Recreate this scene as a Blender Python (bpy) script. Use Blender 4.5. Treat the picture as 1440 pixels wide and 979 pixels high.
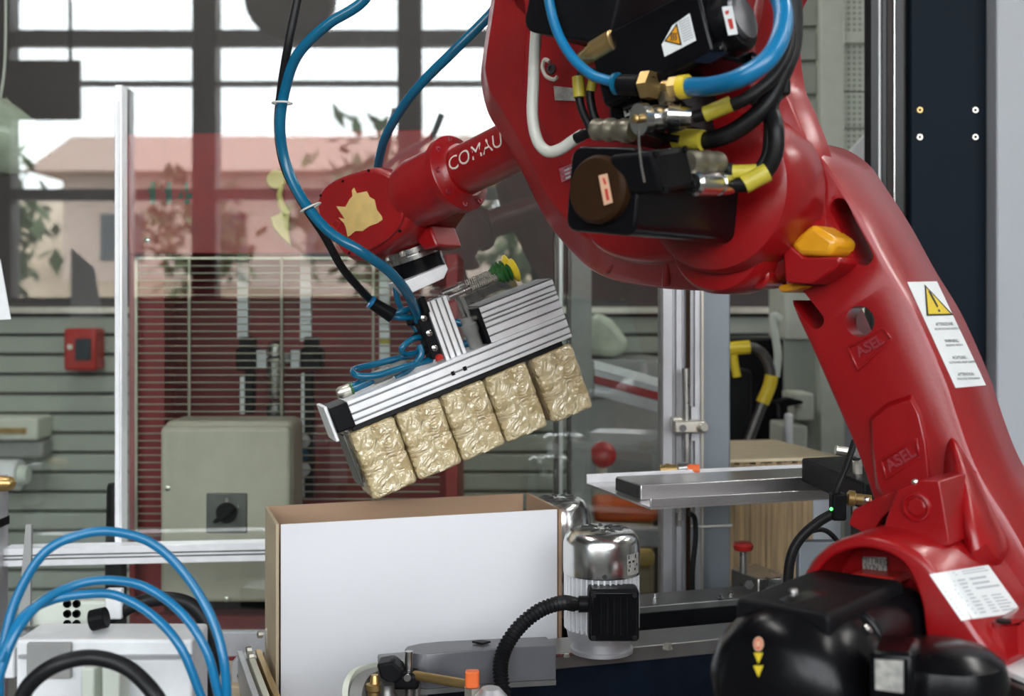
import bpy, bmesh, math, random
from mathutils import Vector, Matrix, noise
for o in list(bpy.data.objects): bpy.data.objects.remove(o)
SC = bpy.context.scene; COL = SC.collection
# ------------------------------------------------------------------ camera
F = 1700.0; CX, CY = 720.0, 430.0; EYE = 1.35
cd = bpy.data.cameras.new('camera'); cam = bpy.data.objects.new('camera', cd); COL.objects.link(cam)
cam.location = (0, 0, EYE); cam.rotation_euler = (math.pi/2, 0, 0)
cd.sensor_width = 36; cd.lens = 36*F/1440; cd.shift_y = -(489.5-CY)/1440
cd.clip_start = .05; cd.clip_end = 300
cd.dof.use_dof = True; cd.dof.focus_distance = 1.45; cd.dof.aperture_fstop = 6.0
SC.camera = cam
# ------------------------------------------------------------------ sky, daylight, exposure
w = bpy.data.worlds.new('overcast_sky'); SC.world = w; w.use_nodes = True
nt = w.node_tree; bgn = nt.nodes['Background']
tc = nt.nodes.new('ShaderNodeTexCoord'); nz = nt.nodes.new('ShaderNodeTexNoise'); rp = nt.nodes.new('ShaderNodeValToRGB')
nz.inputs['Scale'].default_value = 3; nz.inputs['Detail'].default_value = 4
rp.color_ramp.elements[0].color = (.86, .92, 1, 1); rp.color_ramp.elements[1].color = (1, 1, 1, 1)
nt.links.new(tc.outputs['Generated'], nz.inputs['Vector']); nt.links.new(nz.outputs['Fac'], rp.inputs['Fac'])
nt.links.new(rp.outputs['Color'], bgn.inputs['Color']); bgn.inputs['Strength'].default_value = 11.0
def area(name, loc, rot, sx, sy, power, color=(1,1,1), portal=False):
    l = bpy.data.lights.new(name, 'AREA'); l.shape = 'RECTANGLE'; l.size = sx; l.size_y = sy; l.energy = power; l.color = color
    if portal: l.cycles.is_portal = True
    o = bpy.data.objects.new(name, l); COL.objects.link(o); o.location = loc; o.rotation_euler = rot
    return o
area('window_portal', (0, -2.98, 2.75), (math.pi/2, 0, 0), 8.6, 2.8, 1, portal=True)
vs = SC.view_settings; vs.view_transform = 'Standard'; vs.look = 'None'; vs.exposure = 0.0; vs.gamma = 1; vs.use_curve_mapping = False
# ------------------------------------------------------------------ materials
M = {}
def mat(name, col, rough=.5, metal=0, var=.06, vscale=30, bump=0, bscale=120, coat=0, coat_r=.1, spec=.5, stretch=None, emit=None):
    m = bpy.data.materials.new(name); m.use_nodes = True; n = m.node_tree; p = n.nodes['Principled BSDF']
    p.inputs['Roughness'].default_value = rough; p.inputs['Metallic'].default_value = metal
    p.inputs['Coat Weight'].default_value = coat; p.inputs['Coat Roughness'].default_value = coat_r
    p.inputs['Specular IOR Level'].default_value = spec
    t = n.nodes.new('ShaderNodeTexCoord'); mp = n.nodes.new('ShaderNodeMapping')
    n.links.new(t.outputs['Object'], mp.inputs['Vector'])
    if stretch: mp.inputs['Scale'].default_value = stretch
    z = n.nodes.new('ShaderNodeTexNoise'); z.inputs['Scale'].default_value = vscale; z.inputs['Detail'].default_value = 5
    n.links.new(mp.outputs['Vector'], z.inputs['Vector'])
    r = n.nodes.new('ShaderNodeValToRGB'); r.color_ramp.elements[0].position = .3; r.color_ramp.elements[1].position = .7
    r.color_ramp.elements[0].color = tuple(max(0, c*(1-var)) for c in col)+(1,)
    r.color_ramp.elements[1].color = tuple(min(1, c*(1+var)) for c in col)+(1,)
    n.links.new(z.outputs['Fac'], r.inputs['Fac']); n.links.new(r.outputs['Color'], p.inputs['Base Color'])
    rr = n.nodes.new('ShaderNodeMapRange'); rr.inputs['To Min'].default_value = rough*.85; rr.inputs['To Max'].default_value = min(1, rough*1.15)
    n.links.new(z.outputs['Fac'], rr.inputs['Value']); n.links.new(rr.outputs['Result'], p.inputs['Roughness'])
    if bump:
        b = n.nodes.new('ShaderNodeBump'); b.inputs['Strength'].default_value = bump; b.inputs['Distance'].default_value = .002
        z2 = n.nodes.new('ShaderNodeTexNoise'); z2.inputs['Scale'].default_value = bscale; z2.inputs['Detail'].default_value = 3
        n.links.new(mp.outputs['Vector'], z2.inputs['Vector']); n.links.new(z2.outputs['Fac'], b.inputs['Height'])
        n.links.new(b.outputs['Normal'], p.inputs['Normal'])
    if emit:
        p.inputs['Emission Color'].default_value = tuple(col)+(1,); p.inputs['Emission Strength'].default_value = emit
    M[name] = m; return m
mat('robot_red', (.275, .003, .005), .34, coat=.4, coat_r=.2, var=.08, vscale=14, bump=.10, bscale=260, spec=.45)
mat('machine_red', (.30, .022, .026), .45, var=.12, vscale=12, bump=.08)
mat('deep_red', (.26, .022, .032), .5, var=.15, vscale=9)
mat('bright_red', (.42, .02, .015), .35)
mat('alu', (.90, .90, .92), .40, metal=.5, var=.04, vscale=60)
mat('alu_dull', (.50, .50, .52), .45, metal=.7, var=.08)
mat('steel', (.55, .54, .52), .28, metal=1, var=.1, vscale=40)
mat('steel_dark', (.16, .155, .15), .38, metal=.9, var=.15)
mat('chrome', (.74, .74, .72), .22, metal=1, var=.03)
mat('wire_steel', (.46, .42, .35), .4, metal=.7)
mat('zinc', (.60, .57, .50), .35, metal=.9, var=.15, vscale=25)
mat('brass', (.50, .34, .14), .35, metal=.9, var=.12)
mat('olive_metal', (.22, .20, .15), .4, metal=.7, var=.15)
mat('black_plastic', (.007, .007, .008), .42, var=.2, spec=.10)
mat('black_gloss', (.004, .004, .005), .24, var=.2, spec=.22)
mat('black_rubber', (.007, .007, .008), .45, var=.2, spec=.3)
mat('grey_plastic', (.20, .20, .19), .5)
mat('brown_cap', (.030, .013, .005), .5, spec=.12, var=.25, vscale=20)
mat('navy', (.004, .008, .016), .4, var=.2, spec=.15)
mat('cabinet_black', (.008, .013, .020), .5, var=.1, vscale=6, spec=.05)
mat('cabinet_grey', (.36, .38, .41), .5, var=.03, vscale=5)
mat('blue_hose', (.003, .115, .22), .25, var=.06, spec=.6)
mat('blue_light', (.005, .165, .36), .3, var=.06, spec=.6)
mat('white_hose', (.62, .62, .56), .4)
mat('beige_enamel', (.53, .475, .385), .36, var=.05, bump=.35, bscale=420)
mat('beige_plain', (.55, .54, .44), .5)
mat('white_card', (.75, .75, .775), .75, var=.015, vscale=8, bump=.04, bscale=300)
mat('brown_card', (.36, .23, .145), .8, var=.05, vscale=10, stretch=(1, 1, 6))
mat('tan_card', (.45, .36, .24), .8, var=.06)
mat('white_label', (.80, .82, .82), .45, var=.02)
mat('grey_label', (.42, .41, .38), .4, var=.3, vscale=160, metal=.3)
mat('pink_label', (.70, .42, .27), .5, var=.06)
mat('red_label', (.34, .09, .11), .4, var=.5, vscale=220)
mat('label_yellow', (.75, .55, .03), .45)
mat('label_orange', (.75, .33, .01), .45)
mat('print_black', (.02, .02, .02), .5)
mat('print_grey', (.45, .48, .50), .5)
mat('print_red', (.55, .04, .03), .5)
mat('print_white', (.62, .58, .52), .5)
mat('stencil_green', (.04, .10, .075), .6, var=.2)
mat('yellow_plastic', (.75, .55, .03), .4)
mat('sleeve_yellow', (.50, .42, .04), .45, var=.15, vscale=80)
mat('hook_yellow', (.62, .52, .15), .4, var=.1)
mat('scuff_yellow', (.62, .43, .15), .7, var=.1, vscale=60, bump=.3)
mat('green_plastic', (.02, .10, .02), .4)
mat('orange_plastic', (.75, .14, .03), .4)
mat('amber_plastic', (.72, .32, .01), .35, coat=.3)
mat('grey_steel', (.20, .225, .25), .45, metal=.35, var=.05, vscale=6)
mat('cover_grey', (.15, .15, .165), .36, metal=.5, var=.06)
mat('rail_steel', (.22, .22, .215), .35, metal=.75, var=.12)
mat('tray_steel', (.62, .60, .60), .30, metal=.95, var=.05, stretch=(1, 20, 20))
mat('wood_side', (.30, .205, .11), .8, var=.45, vscale=16, stretch=(7, 7, .35))
mat('wood_top', (.60, .50, .33), .75, var=.12, vscale=20, stretch=(.6, 6, 6))
mat('white_paint', (.80, .81, .82), .45)
mat('offwhite', (.62, .64, .55), .5)
mat('pale_green', (.62, .66, .58), .55, var=.04)
mat('cladding', (.36, .385, .335), .55, var=.06, vscale=8, bump=.25, bscale=200)
mat('cladding_dusky', (.055, .045, .045), .6, var=.2, vscale=4)
mat('ceiling_dark', (.10, .10, .10), .8)
mat('wall_grey', (.30, .31, .30), .7)
mat('concrete', (.20, .195, .185), .65, var=.15, vscale=4, bump=.15)
mat('frame_dark', (.05, .05, .05), .5)
mat('trunking', (.30, .30, .29), .55)
mat('asphalt', (.22, .21, .20), .9, var=.15, vscale=2)
mat('dry_bank', (.42, .33, .24), .9, var=.25, vscale=.5)
mat('leaf', (.09, .13, .06), .8, var=.4, vscale=2)
mat('bark', (.10, .075, .055), .9, var=.3)
mat('house_pink', (.58, .46, .40), .8, var=.06, vscale=2)
mat('roof_tile', (.40, .27, .22), .8, var=.2)
mat('dark_pane', (.05, .06, .07), .1)
mat('green_lamp', (.1, 1, .15), .4, emit=3)
mat('lamp_tube', (1, .98, .94), .4, emit=40)
mat('bag_film', (.48, .52, .42), .18, var=.3, vscale=14, bump=.6, bscale=50)
def glass_mat(name, tint, refl):
    m = bpy.data.materials.new(name); m.use_nodes = True; n = m.node_tree
    for q in list(n.nodes): n.nodes.remove(q)
    out = n.nodes.new('ShaderNodeOutputMaterial'); mx = n.nodes.new('ShaderNodeMixShader'); tr = n.nodes.new('ShaderNodeBsdfTransparent')
    gl = n.nodes.new('ShaderNodeBsdfGlossy'); fr = n.nodes.new('ShaderNodeFresnel'); ma = n.nodes.new('ShaderNodeMath'); z = n.nodes.new('ShaderNodeTexNoise')
    tr.inputs['Color'].default_value = tint+(1,); gl.inputs['Roughness'].default_value = .012; gl.inputs['Color'].default_value = (1, 1, 1, 1)
    fr.inputs['IOR'].default_value = 1.5; ma.operation = 'MULTIPLY'; ma.inputs[1].default_value = refl/.04
    t = n.nodes.new('ShaderNodeTexCoord'); b = n.nodes.new('ShaderNodeBump'); z.inputs['Scale'].default_value = 1.7; b.inputs['Strength'].default_value = .05; b.inputs['Distance'].default_value = .004
    n.links.new(t.outputs['Object'], z.inputs['Vector']); n.links.new(z.outputs['Fac'], b.inputs['Height']); n.links.new(b.outputs['Normal'], gl.inputs['Normal'])
    n.links.new(fr.outputs['Fac'], ma.inputs[0]); n.links.new(ma.outputs['Value'], mx.inputs['Fac'])
    n.links.new(tr.outputs['BSDF'], mx.inputs[1]); n.links.new(gl.outputs['BSDF'], mx.inputs[2]); n.links.new(mx.outputs['Shader'], out.inputs['Surface'])
    M[name] = m
glass_mat('guard_glass', (.92, .95, .93), .078)
glass_mat('window_glass', (.97, .98, .98), .035)
def film_mat(name, c1, c2):
    m = bpy.data.materials.new(name); m.use_nodes = True; n = m.node_tree; p = n.nodes['Principled BSDF']
    t = n.nodes.new('ShaderNodeTexCoord')
    z = n.nodes.new('ShaderNodeTexNoise'); z.inputs['Scale'].default_value = 26; z.inputs['Detail'].default_value = 4; z.inputs['Distortion'].default_value = .6
    r = n.nodes.new('ShaderNodeValToRGB'); r.color_ramp.elements[0].position = .38; r.color_ramp.elements[1].position = .62
    r.color_ramp.elements[0].color = c1+(1,); r.color_ramp.elements[1].color = c2+(1,)
    n.links.new(t.outputs['Object'], z.inputs['Vector']); n.links.new(z.outputs['Fac'], r.inputs['Fac']); n.links.new(r.outputs['Color'], p.inputs['Base Color'])
    p.inputs['Roughness'].default_value = .30; p.inputs['Coat Weight'].default_value = 1; p.inputs['Coat Roughness'].default_value = .03; p.inputs['Coat IOR'].default_value = 2.0
    w_ = n.nodes.new('ShaderNodeTexNoise'); w_.inputs['Scale'].default_value = 36; w_.inputs['Detail'].default_value = 3; w_.inputs['Distortion'].default_value = 2.2
    v = n.nodes.new('ShaderNodeTexNoise'); v.inputs['Scale'].default_value = 85; v.inputs['Detail'].default_value = 2; v.inputs['Distortion'].default_value = 1.5
    vo = n.nodes.new('ShaderNodeTexVoronoi'); vo.inputs['Scale'].default_value = 70; dm = n.nodes.new('ShaderNodeMapping'); dm.inputs['Scale'].default_value = (1, 1, .45); dm.inputs['Rotation'].default_value = (0, .6, 0)
    mxv = n.nodes.new('ShaderNodeVectorMath'); mxv.operation = 'MULTIPLY_ADD'; mxv.inputs[1].default_value = (.024, .024, .024)
    n.links.new(w_.outputs['Color'], mxv.inputs[0]); n.links.new(t.outputs['Object'], mxv.inputs[2]); n.links.new(mxv.outputs['Vector'], dm.inputs['Vector']); n.links.new(dm.outputs['Vector'], vo.inputs['Vector'])
    a0_ = n.nodes.new('ShaderNodeMath'); a0_.operation = 'MULTIPLY_ADD'; a0_.inputs[1].default_value = .45
    ad = n.nodes.new('ShaderNodeMath'); ad.operation = 'MULTIPLY_ADD'; ad.inputs[1].default_value = .12
    n.links.new(t.outputs['Object'], w_.inputs['Vector']); n.links.new(t.outputs['Object'], v.inputs['Vector'])
    n.links.new(v.outputs['Fac'], ad.inputs[0]); n.links.new(vo.outputs['Distance'], a0_.inputs[0]); n.links.new(w_.outputs['Fac'], a0_.inputs[2]); n.links.new(a0_.outputs['Value'], ad.inputs[2])
    b = n.nodes.new('ShaderNodeBump'); b.inputs['Strength'].default_value = 1.0; b.inputs['Distance'].default_value = .007
    n.links.new(ad.outputs['Value'], b.inputs['Height']); n.links.new(b.outputs['Normal'], p.inputs['Normal']); n.links.new(b.outputs['Normal'], p.inputs['Coat Normal'])
    M[name] = m
film_mat('wrapped_tan', (.50, .37, .18), (.68, .56, .33))
def perf_mat():
    m = mat('perforated', (.58, .62, .55), .55, var=.03); n = m.node_tree; p = n.nodes['Principled BSDF']
    v = n.nodes.new('ShaderNodeTexVoronoi'); v.inputs['Scale'].default_value = 70; v.inputs['Randomness'].default_value = 0
    t = n.nodes.new('ShaderNodeTexCoord'); n.links.new(t.outputs['Object'], v.inputs['Vector'])
    r = n.nodes.new('ShaderNodeValToRGB'); r.color_ramp.elements[0].position = .22; r.color_ramp.elements[1].position = .34
    r.color_ramp.elements[0].color = (.28, .30, .26, 1); r.color_ramp.elements[1].color = (.60, .64, .57, 1)
    n.links.new(v.outputs['Distance'], r.inputs['Fac']); n.links.new(r.outputs['Color'], p.inputs['Base Color'])
perf_mat()
# ------------------------------------------------------------------ geometry helpers
X, Y, Z = Vector((1,0,0)), Vector((0,1,0)), Vector((0,0,1))
CAM = Vector((0, 0, EYE))
def ray(px, py): return Vector(((px-CX)/F, 1, -(py-CY)/F))
def V(px, py, d): return CAM + ray(px, py)*d                 # the point seen at a pixel at a real distance
def HZ(px, py, z):                                           # ... on a level surface of height z
    r = ray(px, py); return CAM + r*((z-EYE)/r.z)
class Pl:                                                    # ... on an upright plane
    def __init__(s, o, n): s.o = Vector(o); s.n = Vector(n).normalized()
    def at(s, px, py, off=0):
        r = ray(px, py); return CAM + r*(((s.o + s.n*off - CAM).dot(s.n))/r.dot(s.n))
    def ring(s, pts, off=0): return [s.at(a, b, off) for a, b in pts]
def perp(a):
    a = a.normalized(); t = Z if abs(a.z) < .9 else X
    e = a.cross(t).normalized(); return e, e.cross(a).normalized()
def catmull(P, n=8, closed=False):
    P = [Vector(p) for p in P]; out = []; N = len(P)
    g = (lambda i: P[i % N]) if closed else (lambda i: P[0]*2-P[1] if i < 0 else (P[-1]*2-P[-2] if i >= N else P[i]))
    for i in range(N if closed else N-1):
        a, b, c, d = g(i-1), g(i), g(i+1), g(i+2)
        for k in range(n):
            t = k/n
            out.append(.5*((2*b)+(c-a)*t+(2*a-5*b+4*c-d)*t*t+(3*b-a-3*c+d)*t**3))
    if not closed: out.append(P[-1].copy())
    return out
LOC = {}
class MB:
    def __init__(s): s.v = []; s.f = []
    def add(s, vs, fs):
        k = len(s.v); s.v += [Vector(p) for p in vs]; s.f += [tuple(i+k for i in q) for q in fs]; return s
    def loft(s, rings, cap=True, closed=False):
        n = len(rings[0]); vs = [p for r in rings for p in r]; fs = []
        m = len(rings)
        for i in range(m if closed else m-1):
            j = (i+1) % m
            for k in range(n): fs.append((i*n+k, i*n+(k+1) % n, j*n+(k+1) % n, j*n+k))
        if cap and not closed: fs.append(tuple(range(n-1, -1, -1))); fs.append(tuple((m-1)*n+k for k in range(n)))
        return s.add(vs, fs)
    def prism(s, pts, vec):
        pts = [Vector(p) for p in pts]; vec = Vector(vec); return s.loft([pts, [p+vec for p in pts]])
    def box(s, c, size, ax=(X, Y, Z)):
        c = Vector(c); a, b, h = ax[0]*size[0]/2, ax[1]*size[1]/2, ax[2]*size[2]/2
        return s.prism([c-a-b-h, c+a-b-h, c+a+b-h, c-a+b-h], h*2)
    def bb(s, x0, x1, y0, y1, z0, z1): return s.box(((x0+x1)/2, (y0+y1)/2, (z0+z1)/2), (x1-x0, y1-y0, z1-z0))
    def lathe(s, p, axis, prof, seg=24, cap=True, ea=None):
        p = Vector(p); axis = Vector(axis).normalized(); e, f = perp(axis)
        return s.loft([[p+axis*t+(e*math.cos(q*math.tau/seg)+f*math.sin(q*math.tau/seg))*r for q in range(seg)] for t, r in prof], cap)
    def cyl(s, a, b, r, r2=None, seg=20):
        a, b = Vector(a), Vector(b); return s.lathe(a, b-a, [(0, r), ((b-a).length, r if r2 is None else r2)], seg)
    def sphere(s, c, r, sc=(1, 1, 1), seg=16, rings=10):
        c = Vector(c); R = []
        for i in range(rings+1):
            th = math.pi*(i+.02)/(rings+.04); R.append([c+Vector((r*sc[0]*math.sin(th)*math.cos(q*math.tau/seg), r*sc[1]*math.sin(th)*math.sin(q*math.tau/seg), r*sc[2]*math.cos(th))) for q in range(seg)])
        return s.loft(R)
    def tube(s, path, r, seg=10, n=8, smooth=True):
        P = catmull(path, n) if smooth else [Vector(p) for p in path]
        rings = []; t = (P[1]-P[0]).normalized(); e, f = perp(t)
        for i, p in enumerate(P):
            t2 = (P[min(i+1, len(P)-1)]-P[max(i-1, 0)]).normalized()
            e = (e - t2*e.dot(t2)).normalized(); f = t2.cross(e)
            rr = r(i/(len(P)-1), i) if callable(r) else r
            rings.append([p+(e*math.cos(q*math.tau/seg)+f*math.sin(q*math.tau/seg))*rr for q in range(seg)])
        return s.loft(rings)
    def rbar(s, p, axis, L, ea, eb, wa, wb, r, cs=4):          # bar with a rounded rectangular section
        pts = []
        for sx, sy, a0 in ((1, 1, 0), (-1, 1, 90), (-1, -1, 180), (1, -1, 270)):
            for k in range(cs+1):
                an = math.radians(a0+90*k/cs); pts.append(Vector(p)+ea*(sx*(wa/2-r)+r*math.cos(an))+eb*(sy*(wb/2-r)+r*math.sin(an)))
        return s.prism(pts, Vector(axis)*L)
    def profile(s, p, e1, L, ea, eb, wa, wb, sa=(), sb=(), gw=.006, gd=.006, lip=.0):
        """slotted extrusion: corner p, runs L along e1; section spans wa along ea, wb along eb; sa/sb slot centres on the ea/eb sides"""
        pts = []
        def side(o, d, n_, w_, sl):
            pts.append(o)
            for c in sl:
                pts.extend([o+d*(c-gw/2), o+d*(c-gw/2)-n_*gd, o+d*(c+gw/2)-n_*gd, o+d*(c+gw/2)])
        p = Vector(p); 
        side(p, ea, -eb, wa, sa); side(p+ea*wa, eb, ea, wb, sb)
        side(p+ea*wa+eb*wb, -ea, eb, wa, [wa-c for c in reversed(sa)]); side(p+eb*wb, -eb, -ea, wb, [wb-c for c in reversed(sb)])
        return s.prism(pts, e1*L)
    def build(s, name, m, parent=None, bevel=0, seg=2, smooth=35, label=None, cat=None, group=None, kind=None):
        me = bpy.data.meshes.new(name)
        if parent is not None: org = LOC[parent.name]
        else:
            lo = [min(p[i] for p in s.v) for i in range(3)]; hi = [max(p[i] for p in s.v) for i in range(3)]
            org = Vector(((lo[0]+hi[0])/2, (lo[1]+hi[1])/2, lo[2]))
        me.from_pydata([p-org for p in s.v], [], s.f)
        bm = bmesh.new(); bm.from_mesh(me); bmesh.ops.recalc_face_normals(bm, faces=bm.faces); bm.to_mesh(me); bm.free()
        for q in me.polygons: q.use_smooth = True
        me.set_sharp_from_angle(angle=math.radians(smooth))
        me.materials.append(M[m]); o = bpy.data.objects.new(name, me); COL.objects.link(o)
        if parent is not None: o.parent = parent
        else: o.location = org
        LOC[o.name] = org
        if bevel:
            b = o.modifiers.new('bevel', 'BEVEL'); b.width = bevel; b.segments = seg; b.limit_method = 'ANGLE'; b.angle_limit = math.radians(30)
        tag(o, label, cat, group, kind); return o
def tag(o, label=None, cat=None, group=None, kind=None):
    if label: o['label'] = label
    if cat: o['category'] = cat
    if group: o['group'] = group
    if kind: o['kind'] = kind
    return o
def thing(name, label, cat, loc, group=None):
    o = bpy.data.objects.new(name, None); COL.objects.link(o); o.location = loc; LOC[o.name] = Vector(loc); o.empty_display_size = .05
    return tag(o, label, cat, group)
def struct(name, mb, m, parent=None, **k):
    return mb.build(name, m, parent, kind='structure' if parent is None else None, **k)
def part(name, m, parent, fn, **k):
    b = MB(); fn(b); return b.build(name, m, parent, **k)
def copy_part(o, parent, delta):
    c = o.copy(); COL.objects.link(c); c.parent = parent; c.location = Vector(o.location)+Vector(delta); LOC[c.name] = LOC[o.name]; return c
def cut(o, cutters):                                       # boolean pockets, cutters are removed afterwards
    tmp = []
    for b in cutters:
        c = b.build('cutter', 'print_black', None); mo = o.modifiers.new('cut', 'BOOLEAN'); mo.operation = 'DIFFERENCE'; mo.object = c; mo.solver = 'EXACT'; tmp.append(c)
    bpy.context.view_layer.update(); dg = bpy.context.evaluated_depsgraph_get()
    me = bpy.data.meshes.new_from_object(o.evaluated_get(dg)); old = o.data; o.modifiers.clear(); o.data = me
    for c in tmp: bpy.data.objects.remove(c)
    for q in me.polygons: q.use_smooth = True
    me.set_sharp_from_angle(angle=math.radians(35)); return o
def text_mb(txt, size, fn, align='CENTER', bold=0):
    c = bpy.data.curves.new('t', 'FONT'); c.body = txt; c.size = size; c.align_x = align; c.align_y = 'CENTER'; c.resolution_u = 3; c.offset = bold
    o = bpy.data.objects.new('t', c); COL.objects.link(o); bpy.context.view_layer.update()
    me = bpy.data.meshes.new_from_object(o.evaluated_get(bpy.context.evaluated_depsgraph_get()))
    b = MB(); b.add([fn(v.co.x, v.co.y) for v in me.vertices], [tuple(p.vertices) for p in me.polygons])
    bpy.data.objects.remove(o); bpy.data.curves.remove(c); bpy.data.meshes.remove(me); return b
def resample(P, n):
    P = [Vector(p) for p in P]; L = [0]
    for i in range(len(P)): L.append(L[-1]+(P[(i+1) % len(P)]-P[i]).length)
    out = []; j = 0
    for k in range(n):
        t = L[-1]*k/n
        while L[j+1] < t: j += 1
        out.append(P[j].lerp(P[(j+1) % len(P)], (t-L[j])/max(1e-9, L[j+1]-L[j])))
    return out
def inset(P, nrm, d):                                      # closed ring offset inwards in its own plane
    n = len(P); out = []; A = Vector((0, 0, 0))
    for i in range(n): A += P[i].cross(P[(i+1) % n])
    sgn = 1 if A.dot(nrm) > 0 else -1
    for i in range(n):
        t = (P[(i+1) % n]-P[i-1]).normalized(); out.append(P[i]+nrm.cross(t)*d*sgn)
    return out
def dash_lines(mb, corners, rows, x0=.08, x1=.92, y0=.1, y1=.9, h=.35, seed=1, words=4):   # unreadable small print on a label
    a, b, c, d = [Vector(p) for p in corners]; rnd = random.Random(seed)
    q = lambda s_, t_: a.lerp(b, s_).lerp(d.lerp(c, s_), t_)
    for r_ in range(rows):
        t0 = y0+(y1-y0)*r_/rows; t1 = t0+(y1-y0)/rows*h; s_ = x0
        while s_ < x1-.04:
            e_ = min(x1, s_+rnd.uniform(.5, 1.5)*(x1-x0)/words); mb.add([q(s_, t0), q(e_, t0), q(e_, t1), q(s_, t1)], [(0, 1, 2, 3)]); s_ = e_+.04
from mathutils.bvhtree import BVHTree
class Surf:                                                # print and stickers that lie on a modelled surface
    def __init__(s, o): s.t = BVHTree.FromPolygons([v.co+LOC[o.name] for v in o.data.vertices], [tuple(p.vertices) for p in o.data.polygons])
    def at(s, px, py, lift=.0006):
        r = ray(px, py).normalized(); h, n_, i, d = s.t.ray_cast(CAM, r)
        if h is None: return None
        return h+(n_ if n_.dot(r) < 0 else -n_)*lift
    def disc(s, px, py, rx, ry, lift=.0006, n=24, r0=0):
        b = MB(); o = [s.at(px+rx*math.cos(k*math.tau/n), py+ry*math.sin(k*math.tau/n), lift) for k in range(n)]
        if r0:
            i_ = [s.at(px+r0*rx*math.cos(k*math.tau/n), py+r0*ry*math.sin(k*math.tau/n), lift) for k in range(n)]; return b.add(o+i_, [(k, (k+1) % n, n+(k+1) % n, n+k) for k in range(n)])
        return b.add(o+[s.at(px, py, lift)], [(k, (k+1) % n, n) for k in range(n)])
    def grid(s, quad, nu, nv, lift=.0006):
        b = MB(); q = [Vector((x, y, 0)) for x, y in quad]; pts = []
        for j in range(nv+1):
            for i in range(nu+1):
                p = q[0].lerp(q[1], i/nu).lerp(q[3].lerp(q[2], i/nu), j/nv); pts.append(s.at(p.x, p.y, lift) or s.at(p.x-1.5, p.y+1, lift) or pts[-1])
        return b.add(pts, [(j*(nu+1)+i, j*(nu+1)+i+1, (j+1)*(nu+1)+i+1, (j+1)*(nu+1)+i) for j in range(nv) for i in range(nu)])
def slab(mb, pts, nrm, th): return mb.prism([Vector(p) for p in pts], Vector(nrm)*th)
# ================================================================== the room
FLOOR = 0.0
struct('floor', MB().bb(-6, 6, -3.2, 5.2, -.1, 0), 'concrete')
struct('ceiling', MB().bb(-6, 6, -3.2, 5.2, 4.4, 4.5), 'ceiling_dark')
struct('wall_left', MB().bb(-6.1, -6, -3.2, 5.2, 0, 4.4), 'wall_grey')
struct('wall_right', MB().bb(6, 6.1, -3.2, 5.2, 0, 4.4), 'wall_grey')
wb = struct('wall_back', MB().bb(-6, 6, 4.55, 4.7, 0, 4.4), 'cladding_dusky')
bh = .073
b0 = MB().bb(-6, 6, 4.50, 4.55, .004, bh-.006).build('cladding_panel', 'cladding', wb, bevel=.006)
for k in range(1, 18): copy_part(b0, wb, (0, 0, k*bh))
MB().bb(-6, 6, 4.47, 4.55, 1.322, 1.345).build('sill_rail', 'zinc', wb)
# window wall behind the photographer, mirrored in the guard glass
SILL, HEAD = 1.36, 4.15
WX = [-4.3+1.228*k for k in range(8)]
wr = struct('wall_rear', MB().bb(-6, 6, -3.15, -3.0, 0, SILL).bb(-6, 6, -3.15, -3.0, HEAD, 4.4).bb(-6, WX[0], -3.15, -3, SILL, HEAD).bb(WX[-1], 6, -3.15, -3, SILL, HEAD), 'wall_grey')
for k in range(7):
    x0, x1 = WX[k], WX[k+1]
    wo = MB().bb(x0, x0+.07, -3.14, -3.0, SILL, HEAD).bb(x1-.07, x1, -3.14, -3, SILL, HEAD).bb(x0+.07, x1-.07, -3.14, -3, SILL, SILL+.04).bb(x0+.07, x1-.07, -3.14, -3, HEAD-.05, HEAD).build('window_%d' % (k+1), 'frame_dark', None, kind='structure')
    for z, h in ((2.02, .07), (2.69, .03), (2.96, .10)): MB().bb(x0+.07, x1-.07, -3.10, -3.04, z-h/2, z+h/2).build('glazing_bar', 'alu_dull', wo)
    MB().bb(x0+.07, x1-.07, -3.075, -3.07, SILL+.04, HEAD-.05).build('pane', 'window_glass', wo)
# ceiling lamps
for i, (x, y) in enumerate(((2.3, .1), (2.3, 2.4), (-1.2, 1.2), (-1.2, 3.4), (4.3, 2.2))):
    lt = thing('ceiling_lamp', 'twin tube ceiling lamp hanging %s' % ['above the right front', 'above the robot side', 'above the gripper side', 'above the back wall', 'by the right wall'][i], 'lamp', (x, y, 3.9), 'twin tube ceiling lamps')
    MB().bb(x-.12, x+.12, y-.75, y+.75, 3.95, 4.0).bb(x-.01, x+.01, y-.6, y-.58, 4.0, 4.4).bb(x-.01, x+.01, y+.58, y+.6, 4.0, 4.4).build('housing', 'white_paint', lt, bevel=.01)
    for s in (-1, 1): MB().cyl((x+s*.07, y-.72, 3.925), (x+s*.07, y+.72, 3.925), .02, seg=12).build('tube', 'lamp_tube', lt)
hb_ = thing('mirrored_board', 'dark board added in front of the windows, mirrored at upper left', 'board', (-2.85, -2.9, 2.45))  # unseen board, added to put a dark panel into the mirrored windows
MB().bb(-3.15, -2.55, -2.93, -2.90, 2.45, 2.80).build('panel', 'steel_dark', hb_); MB().bb(-3.1, -3.08, -2.92, -2.91, 2.8, 4.4).bb(-2.62, -2.60, -2.92, -2.91, 2.8, 4.4).build('hangers', 'steel_dark', hb_) if False else None
MB().bb(-3.1, -3.08, -2.92, -2.91, 2.8, 4.4).build('hanger', 'steel_dark', hb_); MB().bb(-2.62, -2.60, -2.92, -2.91, 2.8, 4.4).build('hanger', 'steel_dark', hb_)
uh = thing('silhouette_drum', 'dark round drum added under the ceiling for its silhouette in the guard glass', 'heater', (-1.28, -2.4, 2.8))  # unseen drum, added only for a dark round silhouette in the guard glass
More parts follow.
